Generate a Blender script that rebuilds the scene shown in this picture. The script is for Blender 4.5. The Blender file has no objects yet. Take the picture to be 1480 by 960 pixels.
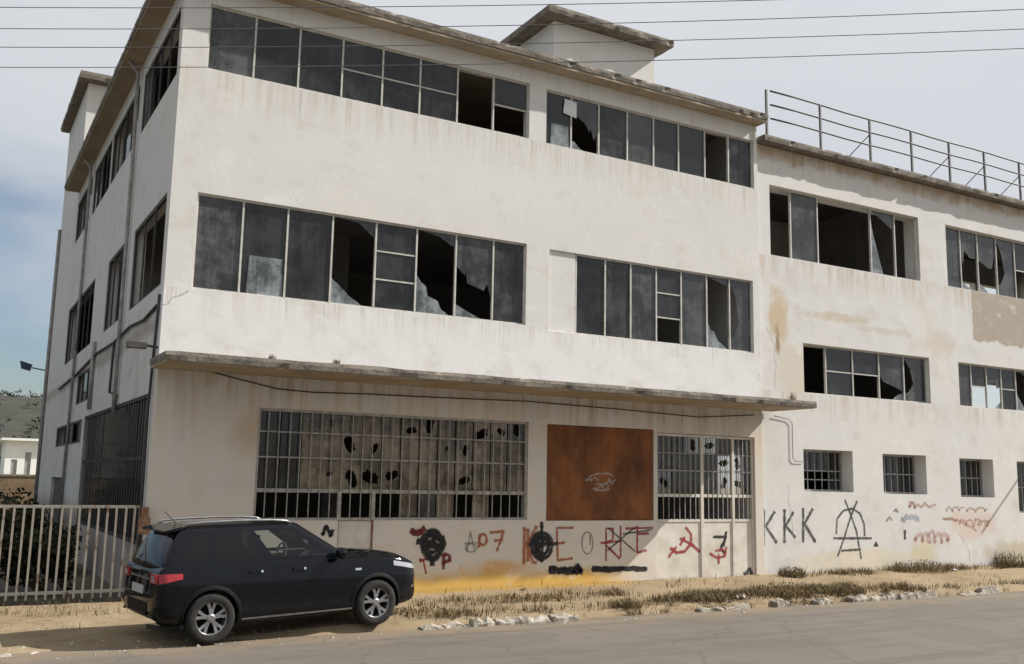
import bpy, bmesh, math, random
import numpy as np
from mathutils import Vector, Matrix, noise as mnoise
random.seed(7)
PI = math.pi
sc = bpy.context.scene
C = sc.collection

# ------------------------------------------------------------------ camera
FPX = 1419.38
CAM = np.array([-3.104, -17.740, 2.15])
def cam_axes(yaw, p, ro):
    ex = np.array([math.sin(yaw), 0, math.cos(yaw)]); ey = np.array([-math.cos(yaw), 0, math.sin(yaw)]); ez = np.array([0, -1., 0])
    M = np.stack([ex, ey, ez], 1)
    P = np.array([[1, 0, 0], [0, math.cos(p), math.sin(p)], [0, -math.sin(p), math.cos(p)]])
    Q = np.array([[math.cos(ro), -math.sin(ro), 0], [math.sin(ro), math.cos(ro), 0], [0, 0, 1]])
    return Q @ P @ M
CM = cam_axes(1.05074782, 0.15047233, 0.01918313)
def ray(p): return CM.T @ np.array([(p[0] - 740) / FPX, (p[1] - 480) / FPX, 1.])
def on_plane(p, ax, v):
    r = ray(p); return CAM + r * (v - CAM[ax]) / r[ax]
def FX(px, py, y=0.0): return float(on_plane((px, py), 1, y)[0])
def FP(p, y=0.0):
    g = on_plane(p, 1, y); return float(g[0]), float(g[2])
def at_depth(p, d):
    r = ray(p); return Vector(CAM + r * d)
cam = bpy.data.cameras.new('camera'); camo = bpy.data.objects.new('camera', cam); C.objects.link(camo)
rx, up, fw = CM[0], -CM[1], CM[2]
mw = Matrix.Identity(4)
for i in range(3):
    mw[i][0] = rx[i]; mw[i][1] = up[i]; mw[i][2] = -fw[i]; mw[i][3] = CAM[i]
camo.matrix_world = mw
cam.lens = 36 * FPX / 1480; cam.sensor_width = 36; cam.clip_end = 5000; cam.clip_start = .1
sc.camera = camo

# ------------------------------------------------------------------ light
SUN = Vector((1.22, -.37, 1.0)).normalized()
w = bpy.data.worlds.new('World'); sc.world = w; w.use_nodes = True
wn = w.node_tree.nodes; wl = w.node_tree.links; wn.clear()
wo = wn.new('ShaderNodeOutputWorld'); bg = wn.new('ShaderNodeBackground'); wl.new(bg.outputs[0], wo.inputs[0])
sky = wn.new('ShaderNodeTexSky'); sky.sky_type = 'NISHITA'; sky.sun_disc = False
sky.sun_elevation = math.asin(SUN.z); sky.sun_rotation = math.atan2(SUN.x, SUN.y)
sky.air_density = 1.0; sky.dust_density = 1.5; sky.ozone_density = 1.5
bg.inputs[1].default_value = .05
tc = wn.new('ShaderNodeTexCoord'); mp = wn.new('ShaderNodeMapping'); mp.inputs['Scale'].default_value = (1.2, 1.2, 3.2); mp.inputs['Location'].default_value = (.35, .1, .25)
wl.new(tc.outputs['Generated'], mp.inputs[0])
nz = wn.new('ShaderNodeTexNoise'); nz.inputs['Scale'].default_value = 1.3; nz.inputs['Detail'].default_value = 7; nz.inputs['Roughness'].default_value = .55
wl.new(mp.outputs[0], nz.inputs[0])
rm = wn.new('ShaderNodeMapRange'); rm.interpolation_type = 'SMOOTHSTEP'
rm.inputs[1].default_value = .50; rm.inputs[2].default_value = .74; rm.inputs[3].default_value = .0; rm.inputs[4].default_value = .96
sp_ = wn.new('ShaderNodeVectorMath'); sp_.operation = 'DOT_PRODUCT'; sp_.inputs[1].default_value = (SUN.x * .35, SUN.y * .35, 1.3); wl.new(tc.outputs['Generated'], sp_.inputs[0])
ad = wn.new('ShaderNodeMath'); ad.operation = 'MULTIPLY_ADD'; wl.new(nz.outputs[0], ad.inputs[0]); ad.inputs[1].default_value = .75; wl.new(sp_.outputs['Value'], ad.inputs[2])
wl.new(ad.outputs[0], rm.inputs[0])
nz2 = wn.new('ShaderNodeTexNoise'); nz2.inputs['Scale'].default_value = 2.1; nz2.inputs['Detail'].default_value = 5; wl.new(mp.outputs[0], nz2.inputs[0])
cr = wn.new('ShaderNodeMix'); cr.data_type = 'RGBA'
a2 = wn.new('ShaderNodeMath'); a2.operation = 'MULTIPLY_ADD'; wl.new(nz2.outputs[0], a2.inputs[0]); a2.inputs[1].default_value = .9; wl.new(sp_.outputs['Value'], a2.inputs[2])
r2 = wn.new('ShaderNodeMapRange'); r2.inputs[1].default_value = .55; r2.inputs[2].default_value = 1.5; wl.new(a2.outputs[0], r2.inputs[0]); wl.new(r2.outputs[0], cr.inputs[0])
cr.inputs[6].default_value = (5.3, 5.6, 6.0, 1); cr.inputs[7].default_value = (7.0, 7.15, 7.4, 1)
mx = wn.new('ShaderNodeMix'); mx.data_type = 'RGBA'
wl.new(rm.outputs[0], mx.inputs[0]); wl.new(sky.outputs[0], mx.inputs[6]); wl.new(cr.outputs[2], mx.inputs[7]); wl.new(mx.outputs[2], bg.inputs[0])
sl = bpy.data.lights.new('sun', 'SUN'); sl.energy = 3.3; sl.angle = math.radians(.6); sl.color = (1, .955, .89)
so = bpy.data.objects.new('sun', sl); C.objects.link(so); so.rotation_euler = SUN.to_track_quat('Z', 'Y').to_euler(); so.location = (20, -20, 30)
vs = sc.view_settings; vs.view_transform = 'Standard'; vs.look = 'None'; vs.gamma = 1; vs.use_curve_mapping = False
vs.exposure = 1.17
sc.render.engine = 'CYCLES'

# ------------------------------------------------------------------ materials
class N:
    def __init__(s, name):
        s.m = bpy.data.materials.new(name); s.m.use_nodes = True; s.t = s.m.node_tree; s.n = s.t.nodes; s.l = s.t.links
        s.b = s.n['Principled BSDF']; s.o = s.n['Material Output']; s._p = None
    def L(s, a, b): s.l.new(a, b)
    def pos(s):
        if not s._p:
            s._p = s.n.new('ShaderNodeNewGeometry').outputs['Position']
        return s._p
    def xyz(s):
        q = s.n.new('ShaderNodeSeparateXYZ'); s.L(s.pos(), q.inputs[0]); return q.outputs
    def stretch(s, sx, sy, sz):
        q = s.n.new('ShaderNodeMapping'); q.inputs['Scale'].default_value = (sx, sy, sz); s.L(s.pos(), q.inputs[0]); return q.outputs[0]
    def noise(s, scale, detail=4, rough=.55, vec=None, dist=0):
        q = s.n.new('ShaderNodeTexNoise'); q.inputs['Scale'].default_value = scale; q.inputs['Detail'].default_value = detail
        q.inputs['Roughness'].default_value = rough; q.inputs['Distortion'].default_value = dist
        s.L(vec or s.pos(), q.inputs[0]); return q.outputs[0]
    def rng(s, v, a, b, c=0., d=1.):
        q = s.n.new('ShaderNodeMapRange'); q.interpolation_type = 'SMOOTHSTEP'
        for i, x in enumerate((a, b, c, d)): q.inputs[i + 1].default_value = x
        s.L(v, q.inputs[0]); return q.outputs[0]
    def math(s, op, a, b=None):
        q = s.n.new('ShaderNodeMath'); q.operation = op
        for i, x in enumerate((a, b)):
            if x is None: continue
            if isinstance(x, (int, float)): q.inputs[i].default_value = x
            else: s.L(x, q.inputs[i])
        return q.outputs[0]
    def mix(s, fac, a, b, mode='MIX'):
        q = s.n.new('ShaderNodeMix'); q.data_type = 'RGBA'; q.blend_type = mode
        for i, x in ((0, fac), (6, a), (7, b)):
            if isinstance(x, (int, float)): q.inputs[i].default_value = x
            elif isinstance(x, tuple): q.inputs[i].default_value = (*x, 1)
            else: s.L(x, q.inputs[i])
        return q.outputs[2]
    def blob(s, ax, p, r, nz, soft=.5):
        X = s.xyz()
        d2 = None
        for k in range(len(ax)):
            t = s.math('DIVIDE', s.math('SUBTRACT', X[ax[k]], p[k]), r[k]); t = s.math('MULTIPLY', t, t)
            d2 = t if d2 is None else s.math('ADD', d2, t)
        d = s.math('ADD', s.math('SQRT', d2), s.math('MULTIPLY', s.math('SUBTRACT', nz, .5), 1.6))
        return s.rng(d, 1, 1 - soft)
    def col(s, c):
        if isinstance(c, tuple): s.b.inputs['Base Color'].default_value = (*c, 1)
        else: s.L(c, s.b.inputs['Base Color'])
        return s
    def rough(s, r):
        if isinstance(r, (int, float)): s.b.inputs['Roughness'].default_value = r
        else: s.L(r, s.b.inputs['Roughness'])
        return s
    def set(s, **k):
        for a, v in k.items(): s.b.inputs[a.replace('_', ' ')].default_value = v
        return s
    def bump(s, h, st=.3, d=.02):
        q = s.n.new('ShaderNodeBump'); q.inputs['Strength'].default_value = st; q.inputs['Distance'].default_value = d
        s.L(h, q.inputs['Height']); s.L(q.outputs[0], s.b.inputs['Normal']); return s

def plaster(name, kind):
    n = N(name)
    X = n.xyz()
    n1 = n.noise(.35, 5, .6); n2 = n.noise(1.6, 6, .65); n3 = n.noise(9, 5, .7); fine = n.noise(60, 4, .7)
    c = n.mix(n.rng(n1, .35, .68), (.505, .495, .48), (.53, .512, .483))
    c = n.mix(n.rng(n2, .52, .72, 0, .6), c, (.575, .565, .55))
    c = n.mix(n.rng(n2, .46, .3, 0, .45), c, (.41, .39, .355))
    st = n.noise(1.0, 5, .7, n.stretch(5, 5, .22))
    stf = n.noise(1.0, 4, .7, n.stretch(17, 17, .5))
    if kind == 'main':
        # newer white coat on the storey over the canopy
        band = n.math('MULTIPLY', n.rng(X[2], 4.0, 4.2), n.rng(X[2], 5.6, 5.25))
        c = n.mix(n.math('MULTIPLY', band, n.rng(n2, .25, .6, .3, .85)), c, (.60, .595, .585))
        b2 = n.blob((0, 2), (6, 8.6), (6, 1.1), n2, .7); c = n.mix(n.math('MULTIPLY', b2, .5), c, (.555, .55, .535))
        # streaks below the roof, sills and canopy
        for z0, ln, k in ((11.2, .9, .2), (9.55, 1.1, .5), (5.42, .7, .35), (3.95, 1.5, .9)):
            m = n.math('MULTIPLY', n.rng(X[2], z0 - ln, z0), n.rng(X[2], z0 + .02, z0 - .01))
            dr_ = n.math('MULTIPLY', m, n.rng(stf, .55, .66)); m = n.math('MULTIPLY', m, n.rng(st, .42, .72)); c = n.mix(n.math('MULTIPLY', m, k), c, (.34, .25, .15)); c = n.mix(n.math('MULTIPLY', dr_, .45), c, (.30, .26, .21))
        # browner ground-floor front, a rusty blotch and a yellow strip along the foot
        gl = n.rng(X[2], 4.05, 3.1); c = n.mix(n.math('MULTIPLY', gl, n.rng(n2, .3, .7, .15, .6)), c, (.53, .43, .31))
        b = n.blob((0, 2), (1.7, 2.9), (.55, .7), n2, .8); c = n.mix(n.math('MULTIPLY', b, .45), c, (.38, .23, .1))
        low = n.math('MULTIPLY', n.rng(n.math('ADD', X[2], n.math('MULTIPLY', n2, .5)), .72, .4), n.math('MULTIPLY', n.rng(X[0], 2.5, 4.5), n.rng(X[0], 10.6, 9.0)))
        c = n.mix(n.math('MULTIPLY', low, .9), c, (.48, .30, .06))
        b = n.blob((0, 2), (6.9, .42), (1.0, .22), n2, .8); c = n.mix(n.math('MULTIPLY', b, .7), c, (.5, .26, .06))
    elif kind == 'annex':
        for z0, ln, k in ((10.75, 1.0, .22), (7.9, .9, .6), (4.48, .9, .4)):
            m = n.math('MULTIPLY', n.rng(X[2], z0 - ln, z0), n.rng(X[2], z0 + .02, z0 - .01))
            dr_ = n.math('MULTIPLY', m, n.rng(stf, .55, .66)); m = n.math('MULTIPLY', m, n.rng(st, .42, .7)); c = n.mix(n.math('MULTIPLY', m, k), c, (.33, .22, .13)); c = n.mix(n.math('MULTIPLY', dr_, .45), c, (.30, .26, .21))
        for p, r, cc, k in (((14.8, 6.3), (.42, 1.1), (.42, .32, .19), .75), ((15.3, 5.0), (.9, 1.0), (.47, .41, .31), .6), ((14.75, 5.7), (.12, .5), (.2, .13, .06), .8),
                            ((16.8, 6.55), (1.5, .18), (.40, .32, .22), .6), ((18.6, 6.35), (1.5, .12), (.42, .36, .3), .5), ((20.9, 6.2), (1.0, .5), (.44, .36, .27), .5),
                            ((22.0, 1.2), (1.4, .55), (.48, .34, .26), .5), ((20.0, .5), (.8, .4), (.46, .38, .17), .5), ((24, .4), (2.5, .4), (.40, .34, .22), .7),
                            ((17.5, .3), (3.2, .4), (.55, .46, .3), .5)):
            b = n.blob((0, 2), p, r, n2, .6); c = n.mix(n.math('MULTIPLY', b, k), c, cc)
        m = n.math('MULTIPLY', n.rng(n.math('ADD', X[2], n.math('MULTIPLY', n.math('SUBTRACT', n2, .5), .7)), 10.35, 10.62), n.rng(st, .3, .6, .45, .9)); c = n.mix(n.math('MULTIPLY', m, n.rng(X[2], 10.80, 10.78)), c, (.33, .235, .15))
        # bare render where the coat has come off under the end window
        e1 = n.math('ADD', X[0], n.math('MULTIPLY', n.math('SUBTRACT', n3, .5), .25)); e2 = n.math('ADD', X[2], n.math('MULTIPLY', n.math('SUBTRACT', n2, .5), 1.1))
        bare = n.math('MULTIPLY', n.rng(e1, 22.5, 22.56), n.math('MULTIPLY', n.rng(e2, 6.45, 6.55), n.rng(X[2], 7.95, 7.9)))
        c = n.mix(bare, c, n.mix(n3, (.27, .235, .19), (.36, .31, .26)))
    elif kind == 'side':
        c = n.mix(n.rng(st, .4, .7, 0, .3), c, (.42, .395, .365))
        c = n.mix(n.rng(X[2], 5.4, 3.9, 0, .3), c, (.45, .42, .395)); c = n.mix(n.math('MULTIPLY', n.rng(X[2], 6.0, 4.6), n.rng(stf, .5, .62, 0, .6)), c, (.22, .19, .16)); c = n.mix(n.math('MULTIPLY', n.rng(X[2], 6.0, 4.6), n.rng(n2, .5, .66, 0, .5)), c, (.3, .27, .24))
        c = n.mix(n.math('MULTIPLY', n.rng(n.math('ADD', X[2], n.math('MULTIPLY', n2, .8)), 2.0, 1.3), .8), c, (.17, .135, .105))
        m = n.rng(n.math('ABSOLUTE', n.math('SUBTRACT', n.math('ADD', X[2], n.math('MULTIPLY', n2, .5)), 5.05)), .22, .05)
        c = n.mix(n.math('MULTIPLY', m, .5), c, (.2, .15, .1))
    nb = n.noise(.8, 6, .62, n.stretch(1, 1, 1.6)); c = n.mix(n.rng(nb, .54, .66, 0, .42), c, (.44, .405, .355)); c = n.mix(n.rng(nb, .40, .34, 0, .35), c, (.60, .595, .58))
    fl_ = n.math('MULTIPLY', n.rng(n.noise(5.5, 7, .72), .63, .66), n.rng(nb, .50, .60)); c = n.mix(n.math('MULTIPLY', fl_, .55), c, (.36, .32, .27))
    # hair cracks and small chips everywhere
    vo = n.n.new('ShaderNodeTexVoronoi'); vo.feature = 'DISTANCE_TO_EDGE'; vo.inputs['Scale'].default_value = .55
    wq = n.n.new('ShaderNodeVectorMath'); wq.operation = 'ADD'; nn = n.n.new('ShaderNodeTexNoise'); nn.inputs['Scale'].default_value = 2.2; nn.inputs['Detail'].default_value = 6
    n.L(n.pos(), nn.inputs[0]); n.L(nn.outputs['Color'], wq.inputs[0]); n.L(n.pos(), wq.inputs[1]); n.L(wq.outputs[0], vo.inputs['Vector'])
    crk = n.math('MULTIPLY', n.rng(vo.outputs[0], .010, .001), n.rng(n1, .56, .66))
    c = n.mix(n.math('MULTIPLY', crk, .22), c, (.25, .21, .17))
    c = n.mix(n.rng(n3, .66, .74, 0, .35), c, (.47, .41, .34))
    c = n.mix(n.rng(stf, .6, .8, 0, .18), c, (.4, .35, .3))
    c = n.mix(1.0, c, (1.2, 1.2, 1.2), 'MULTIPLY')
    n.col(c).rough(.92).set(Specular_IOR_Level=.2)
    hh = n.math('ADD', n.math('MULTIPLY', fl_, -.8), n.math('MULTIPLY', fine, .25)); hh = n.math('ADD', hh, n.math('ADD', n3, n.math('MULTIPLY', crk, -.5)))
    n.bump(hh, .28, .010); return n.m
def simple(name, a, b, scale=6, rough=.8, bump=.2, metal=0, spec=.5, stretch=None):
    n = N(name); v = n.stretch(*stretch) if stretch else None
    f = n.noise(scale, 6, .65, v); n.col(n.mix(n.rng(f, .32, .68), a, b)).rough(rough).set(Metallic=metal, Specular_IOR_Level=spec)
    if bump: n.bump(n.noise(scale * 4, 5, .7), bump, .01)
    return n.m
def glass(name, dust, tint, dcol=(.3, .3, .28), brk=(.42, .62)):
    n = N(name)
    tr = n.n.new('ShaderNodeBsdfTransparent'); tr.inputs[0].default_value = (*tint, 1)
    gl = n.n.new('ShaderNodeBsdfGlossy'); gl.inputs['Roughness'].default_value = .04
    df = n.n.new('ShaderNodeBsdfDiffuse')
    f0 = n.noise(1.3, 3, .6); f1 = n.noise(7, 6, .75); f2 = n.noise(1, 4, .7, n.stretch(9, 9, .6)); f = n.math('ADD', n.math('MULTIPLY', f0, .5), n.math('ADD', n.math('MULTIPLY', f1, .28), n.math('MULTIPLY', f2, .24)))
    n.L(n.mix(f1, tuple(x * .6 for x in dcol), dcol), df.inputs[0])
    m1 = n.n.new('ShaderNodeMixShader'); n.L(n.rng(f, brk[0], brk[1], dust * .3, min(1, dust * 1.25)), m1.inputs[0]); n.L(tr.outputs[0], m1.inputs[1]); n.L(df.outputs[0], m1.inputs[2])
    fr = n.n.new('ShaderNodeFresnel'); fr.inputs[0].default_value = 1.5
    bp = n.n.new('ShaderNodeBump'); bp.inputs['Strength'].default_value = .04; bp.inputs['Distance'].default_value = .05; n.L(n.noise(1.1, 2), bp.inputs['Height']); n.L(bp.outputs[0], gl.inputs['Normal'])
    m2 = n.n.new('ShaderNodeMixShader'); n.L(n.math('MULTIPLY', fr.outputs[0], .85), m2.inputs[0]); n.L(m1.outputs[0], m2.inputs[1]); n.L(gl.outputs[0], m2.inputs[2])
    n.L(m2.outputs[0], n.o.inputs[0]); return n.m
M = {}
M['wall'] = plaster('main_plaster', 'main'); M['annex'] = plaster('annex_plaster', 'annex'); M['side'] = plaster('side_plaster', 'side'); M['plain'] = plaster('tower_plaster', 'plain')
def roof_mat():
    n = N('roof_concrete'); f = n.noise(3, 6, .7); g = n.noise(14, 5, .7)
    c = n.mix(n.rng(f, .3, .7), (.12, .105, .09), (.24, .205, .165)); c = n.mix(n.rng(g, .5, .7, 0, .6), c, (.05, .044, .04)); c = n.mix(n.rng(f, .6, .72, 0, .6), c, (.19, .135, .075))
    n.col(c).rough(.95).bump(g, .5, .03); return n.m
M['roof'] = roof_mat()
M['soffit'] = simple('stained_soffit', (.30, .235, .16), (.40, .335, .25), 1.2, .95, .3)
M['frame'] = simple('painted_frame', (.42, .40, .36), (.56, .54, .49), 7, .6, .15, 0, .4)
M['grille'] = simple('weathered_white_bar', (.24, .22, .19), (.40, .37, .33), 9, .6, .1)
M['sheet'] = simple('painted_sheet_metal', (.52, .47, .40), (.66, .62, .56), 2.4, .6, .1)
M['glass'] = glass('dark_window_glass', .4, (.42, .43, .43), (.09, .09, .092))
M['glass_grey'] = glass('dusty_window_glass', .65, (.5, .52, .53), (.15, .15, .152))
M['glass_film'] = glass('filmed_window_glass', .8, (.3, .3, .31), (.075, .075, .08))
M['glass_shard'] = glass('pale_broken_glass', .6, (.6, .65, .68), (.42, .45, .47))
M['glass_brown'] = glass('grimy_brown_glass', .82, (.45, .38, .3), (.33, .265, .195))
M['film'] = simple('white_board', (.55, .56, .55), (.68, .68, .66), 4, .8, .05)
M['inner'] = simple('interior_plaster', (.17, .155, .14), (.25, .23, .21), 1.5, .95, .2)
M['dark'] = simple('dark_iron', (.03, .028, .026), (.07, .06, .055), 8, .6, .1)
M['pipe'] = simple('grey_downpipe', (.22, .21, .20), (.36, .345, .325), 6, .7, .1)
M['rust_thin'] = simple('rusty_iron', (.19, .085, .04), (.33, .2, .12), 11, .85, .3)
M['rail'] = simple('galvanised_rail', (.045, .045, .047), (.085, .08, .078), 10, .6, .1)
M['cable'] = simple('grey_overhead_cable', (.09, .09, .095), (.13, .13, .135), 3, .6, 0)
M['wire'] = simple('black_cable', (.02, .02, .02), (.05, .05, .05), 5, .6, 0)
def rust():
    n = N('rusty_steel'); f = n.noise(1.3, 7, .65, n.stretch(1, 1, .55)); g = n.noise(9, 6, .7)
    c = n.mix(n.rng(f, .3, .7), (.075, .025, .010), (.26, .09, .024)); c = n.mix(n.rng(g, .5, .75, 0, .6), c, (.22, .085, .025))
    s = n.noise(1, 5, .6, n.stretch(7, 7, .25)); c = n.mix(n.rng(s, .55, .75, 0, .5), c, (.22, .10, .035))
    n.col(c).rough(.85).bump(g, .35, .01); return n.m
M['rust'] = rust()
def fence_mat():
    n = N('flaking_fence_paint'); g = n.noise(7, 6, .7, n.stretch(1, 1, .5)); c = n.mix(n.rng(g, .53, .62), (.56, .51, .43), (.26, .15, .09)); n.col(c).rough(.75).bump(g, .3, .01); return n.m
M['fence'] = fence_mat()
def road_mat():
    n = N('worn_asphalt'); f = n.noise(.25, 6, .6); g = n.noise(130, 3, .7); h = n.noise(2.3, 6, .6, n.stretch(.25, 1.6, 1))
    c = n.mix(n.rng(f, .3, .7), (.095, .084, .072), (.118, .105, .091)); c = n.mix(n.rng(h, .5, .75, 0, .6), c, (.062, .055, .048)); c = n.mix(n.rng(g, .45, .8, 0, .55), c, (.15, .137, .12))
    X = n.xyz(); ed = n.rng(n.math('ADD', X[1], n.math('MULTIPLY', n.noise(1.4, 5), 1.6)), -4.0, -2.9); c = n.mix(n.math('MULTIPLY', ed, .75), c, (.165, .13, .09))
    vo = n.n.new('ShaderNodeTexVoronoi'); vo.feature = 'DISTANCE_TO_EDGE'; vo.inputs['Scale'].default_value = .35
    wq = n.n.new('ShaderNodeVectorMath'); wq.operation = 'ADD'; nn = n.n.new('ShaderNodeTexNoise'); nn.inputs['Scale'].default_value = 1.2; nn.inputs['Detail'].default_value = 5
    n.L(n.pos(), nn.inputs[0]); n.L(nn.outputs['Color'], wq.inputs[0]); n.L(n.pos(), wq.inputs[1]); n.L(wq.outputs[0], vo.inputs['Vector'])
    ck = n.rng(vo.outputs[0], .012, .003); c = n.mix(n.math('MULTIPLY', ck, .28), c, (.04, .036, .032))
    tm = n.noise(1.2, 5, .6, n.stretch(.06, 2.6, 1)); c = n.mix(n.rng(tm, .52, .68, 0, .35), c, (.06, .054, .048)); pt = n.noise(.5, 2, .5); c = n.mix(n.rng(pt, .57, .59, 0, .3), c, (.07, .065, .06))
    c = n.mix(1.0, c, (1.25, 1.22, 1.18), 'MULTIPLY')
    n.col(c).rough(.9).set(Specular_IOR_Level=.3).bump(n.math('SUBTRACT', g, n.math('MULTIPLY', ck, .3)), .5, .008); return n.m
M['road'] = road_mat()
def dirt_mat():
    n = N('dry_dirt'); f = n.noise(.6, 6, .65); g = n.noise(4, 6, .7); h = n.noise(45, 4, .75)
    c = n.mix(n.rng(f, .32, .66), (.20, .152, .097), (.265, .21, .14)); c = n.mix(n.rng(g, .52, .72, 0, .75), c, (.125, .086, .05)); c = n.mix(n.rng(h, .55, .75, 0, .5), c, (.33, .28, .205))
    X = n.xyz()
    m = n.math('MULTIPLY', n.rng(n.math('ADD', X[1], n.math('MULTIPLY', g, .5)), -.35, .05), n.math('MULTIPLY', n.rng(X[0], 3.0, 4.6), n.rng(X[0], 11, 9)))
    c = n.mix(n.math('MULTIPLY', m, .85), c, (.30, .19, .045))
    c = n.mix(1.0, c, (1.2, 1.18, 1.14), 'MULTIPLY')
    n.col(c).rough(.97).set(Specular_IOR_Level=.1).bump(n.math('ADD', h, g), .7, .03); return n.m
M['dirt'] = dirt_mat()
M['yard'] = simple('yard_earth', (.05, .038, .026), (.10, .078, .052), 1.5, .97, .5)
M['far_ground'] = simple('far_earth', (.14, .13, .08), (.22, .19, .12), .2, .97, .3)
M['kerb'] = simple('chipped_kerb_stone', (.19, .16, .12), (.44, .405, .345), 7, .9, .6)
def leafmat(name, cols):
    n = N(name); g = n.n.new('ShaderNodeNewGeometry'); r = n.n.new('ShaderNodeValToRGB'); n.L(g.outputs['Random Per Island'], r.inputs[0])
    e = r.color_ramp.elements
    while len(e) < len(cols): e.new(.5)
    for i, cc in enumerate(cols): e[i].position = i / (len(cols) - 1); e[i].color = (*cc, 1)
    n.col(r.outputs[0]).rough(.8).set(Specular_IOR_Level=.2); return n.m
M['drygrass'] = leafmat('dry_grass_blades', [(.13, .085, .04), (.20, .14, .07), (.11, .085, .04), (.27, .20, .11), (.085, .075, .03)])
M['weed'] = leafmat('weed_leaves', [(.10, .07, .03), (.06, .065, .022), (.16, .11, .05), (.045, .055, .02)])
M['weedry'] = leafmat('dry_weed_leaves', [(.16, .11, .05), (.11, .09, .04), (.20, .15, .08), (.08, .07, .03)])
M['hedge'] = leafmat('hedge_leaves', [(.02, .025, .012), (.04, .045, .02), (.03, .03, .015), (.055, .05, .025)])
M['bark'] = simple('bark', (.06, .045, .03), (.12, .09, .06), 8, .9, .4)
M['scrub'] = leafmat('hill_scrub', [(.025, .03, .018), (.04, .045, .028), (.055, .053, .037), (.03, .032, .02)])
M['house'] = simple('white_house_plaster', (.74, .73, .70), (.82, .81, .78), 1, .9, .1)
M['brownwall'] = simple('brown_wall', (.13, .09, .05), (.20, .14, .085), 2, .95, .3)
def paintmark(name, colr, op=1.0):
    n = N(name); tr = n.n.new('ShaderNodeBsdfTransparent'); ms = n.n.new('ShaderNodeMixShader')
    f = n.noise(26, 5, .75); n.col(n.mix(f, tuple(x * .8 for x in colr), colr)).rough(.8)
    uvn = n.n.new('ShaderNodeUVMap'); sx = n.n.new('ShaderNodeSeparateXYZ'); n.L(uvn.outputs[0], sx.inputs[0])
    ed = n.math('ADD', n.math('ABSOLUTE', sx.outputs[1]), n.math('MULTIPLY', n.math('SUBTRACT', f, .5), .9))
    al = n.math('MULTIPLY', n.rng(ed, 1.0, .45), n.rng(n.noise(5, 4, .7), .3, .55, op * .6, op)); n.L(al, ms.inputs[0]); n.L(tr.outputs[0], ms.inputs[1]); n.L(n.b.outputs[0], ms.inputs[2]); n.L(ms.outputs[0], n.o.inputs[0]); return n.m
for k, cc, op in (('rubbed', (.40, .19, .10), .42), ('black', (.015, .015, .017), .95), ('grey', (.045, .045, .05), .85), ('red', (.34, .03, .03), .85), ('orange', (.42, .13, .05), .8), ('darkred', (.16, .02, .02), .9), ('pink', (.55, .25, .2), .35), ('blue', (.30, .36, .42), .5), ('white', (.5, .42, .36), .6), ('faint', (.25, .23, .2), .55)):
    M['g_' + k] = paintmark('spray_' + k, cc, op)

# ------------------------------------------------------------------ mesh helpers
def mesh_obj(name, verts, faces, mat, parent=None, keep=True, smooth=False, recalc=True):
    me = bpy.data.meshes.new(name); me.from_pydata([tuple(v) for v in verts], [], faces)
    if recalc:
        bm = bmesh.new(); bm.from_mesh(me); bmesh.ops.recalc_face_normals(bm, faces=bm.faces); bm.to_mesh(me); bm.free()
    return link(name, me, mat, parent, keep, smooth)
def link(name, me, mat, parent=None, keep=True, smooth=False):
    if mat is not None and not me.materials: me.materials.append(mat)
    if smooth:
        for p in me.polygons: p.use_smooth = True
    o = bpy.data.objects.new(name, me); C.objects.link(o)
    if parent is not None: par(o, parent, keep)
    return o
WM = {}
def wmat(o): return WM.get(o.name, Matrix.Identity(4))
def par(o, parent, keep=True):
    o.parent = parent
    if keep: o.matrix_parent_inverse = wmat(parent).inverted()
def thing(name, label, cat, loc=(0, 0, 0), rot=(0, 0, 0), group=None):
    o = bpy.data.objects.new(name, None); C.objects.link(o); o.location = loc; o.rotation_euler = rot; o.empty_display_size = .3
    from mathutils import Euler
    WM[o.name] = Matrix.Translation(loc) @ Euler(rot).to_matrix().to_4x4()
    return tag(o, label, cat, group)
def tag(o, label=None, cat=None, group=None, kind=None):
    if label: o['label'] = label
    if cat: o['category'] = cat
    if group: o['group'] = group
    if kind: o['kind'] = kind
    return o
class MB:
    def __init__(s): s.v = []; s.f = []
    def add(s, v, f):
        b = len(s.v); s.v += [tuple(x) for x in v]; s.f += [tuple(i + b for i in q) for q in f]; return s
    def box(s, x0, x1, y0, y1, z0, z1):
        return s.add([(x0, y0, z0), (x1, y0, z0), (x1, y1, z0), (x0, y1, z0), (x0, y0, z1), (x1, y0, z1), (x1, y1, z1), (x0, y1, z1)],
                     [(0, 3, 2, 1), (4, 5, 6, 7), (0, 1, 5, 4), (1, 2, 6, 5), (2, 3, 7, 6), (3, 0, 4, 7)])
    def tube(s, pts, r, n=8, caps=True):
        pts = [Vector(p) for p in pts]; rings = []
        rs = r if isinstance(r, (list, tuple)) else [r] * len(pts)
        ref = Vector((0, 0, 1))
        for i, p in enumerate(pts):
            d = (pts[min(i + 1, len(pts) - 1)] - pts[max(i - 1, 0)]).normalized()
            a = d.cross(ref if abs(d.dot(ref)) < .95 else Vector((1, 0, 0))).normalized(); b = d.cross(a)
            rings.append([p + (a * math.cos(2 * PI * k / n) + b * math.sin(2 * PI * k / n)) * rs[i] for k in range(n)])
        v = [q for rg in rings for q in rg]; f = []
        for i in range(len(pts) - 1):
            for k in range(n): f.append((i * n + k, i * n + (k + 1) % n, (i + 1) * n + (k + 1) % n, (i + 1) * n + k))
        if caps: f += [tuple(range(n - 1, -1, -1)), tuple((len(pts) - 1) * n + k for k in range(n))]
        return s.add(v, f)
    def build(s, name, mat, parent=None, keep=True, smooth=False): return mesh_obj(name, s.v, s.f, mat, parent, keep, smooth)
_cube = {}
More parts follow.
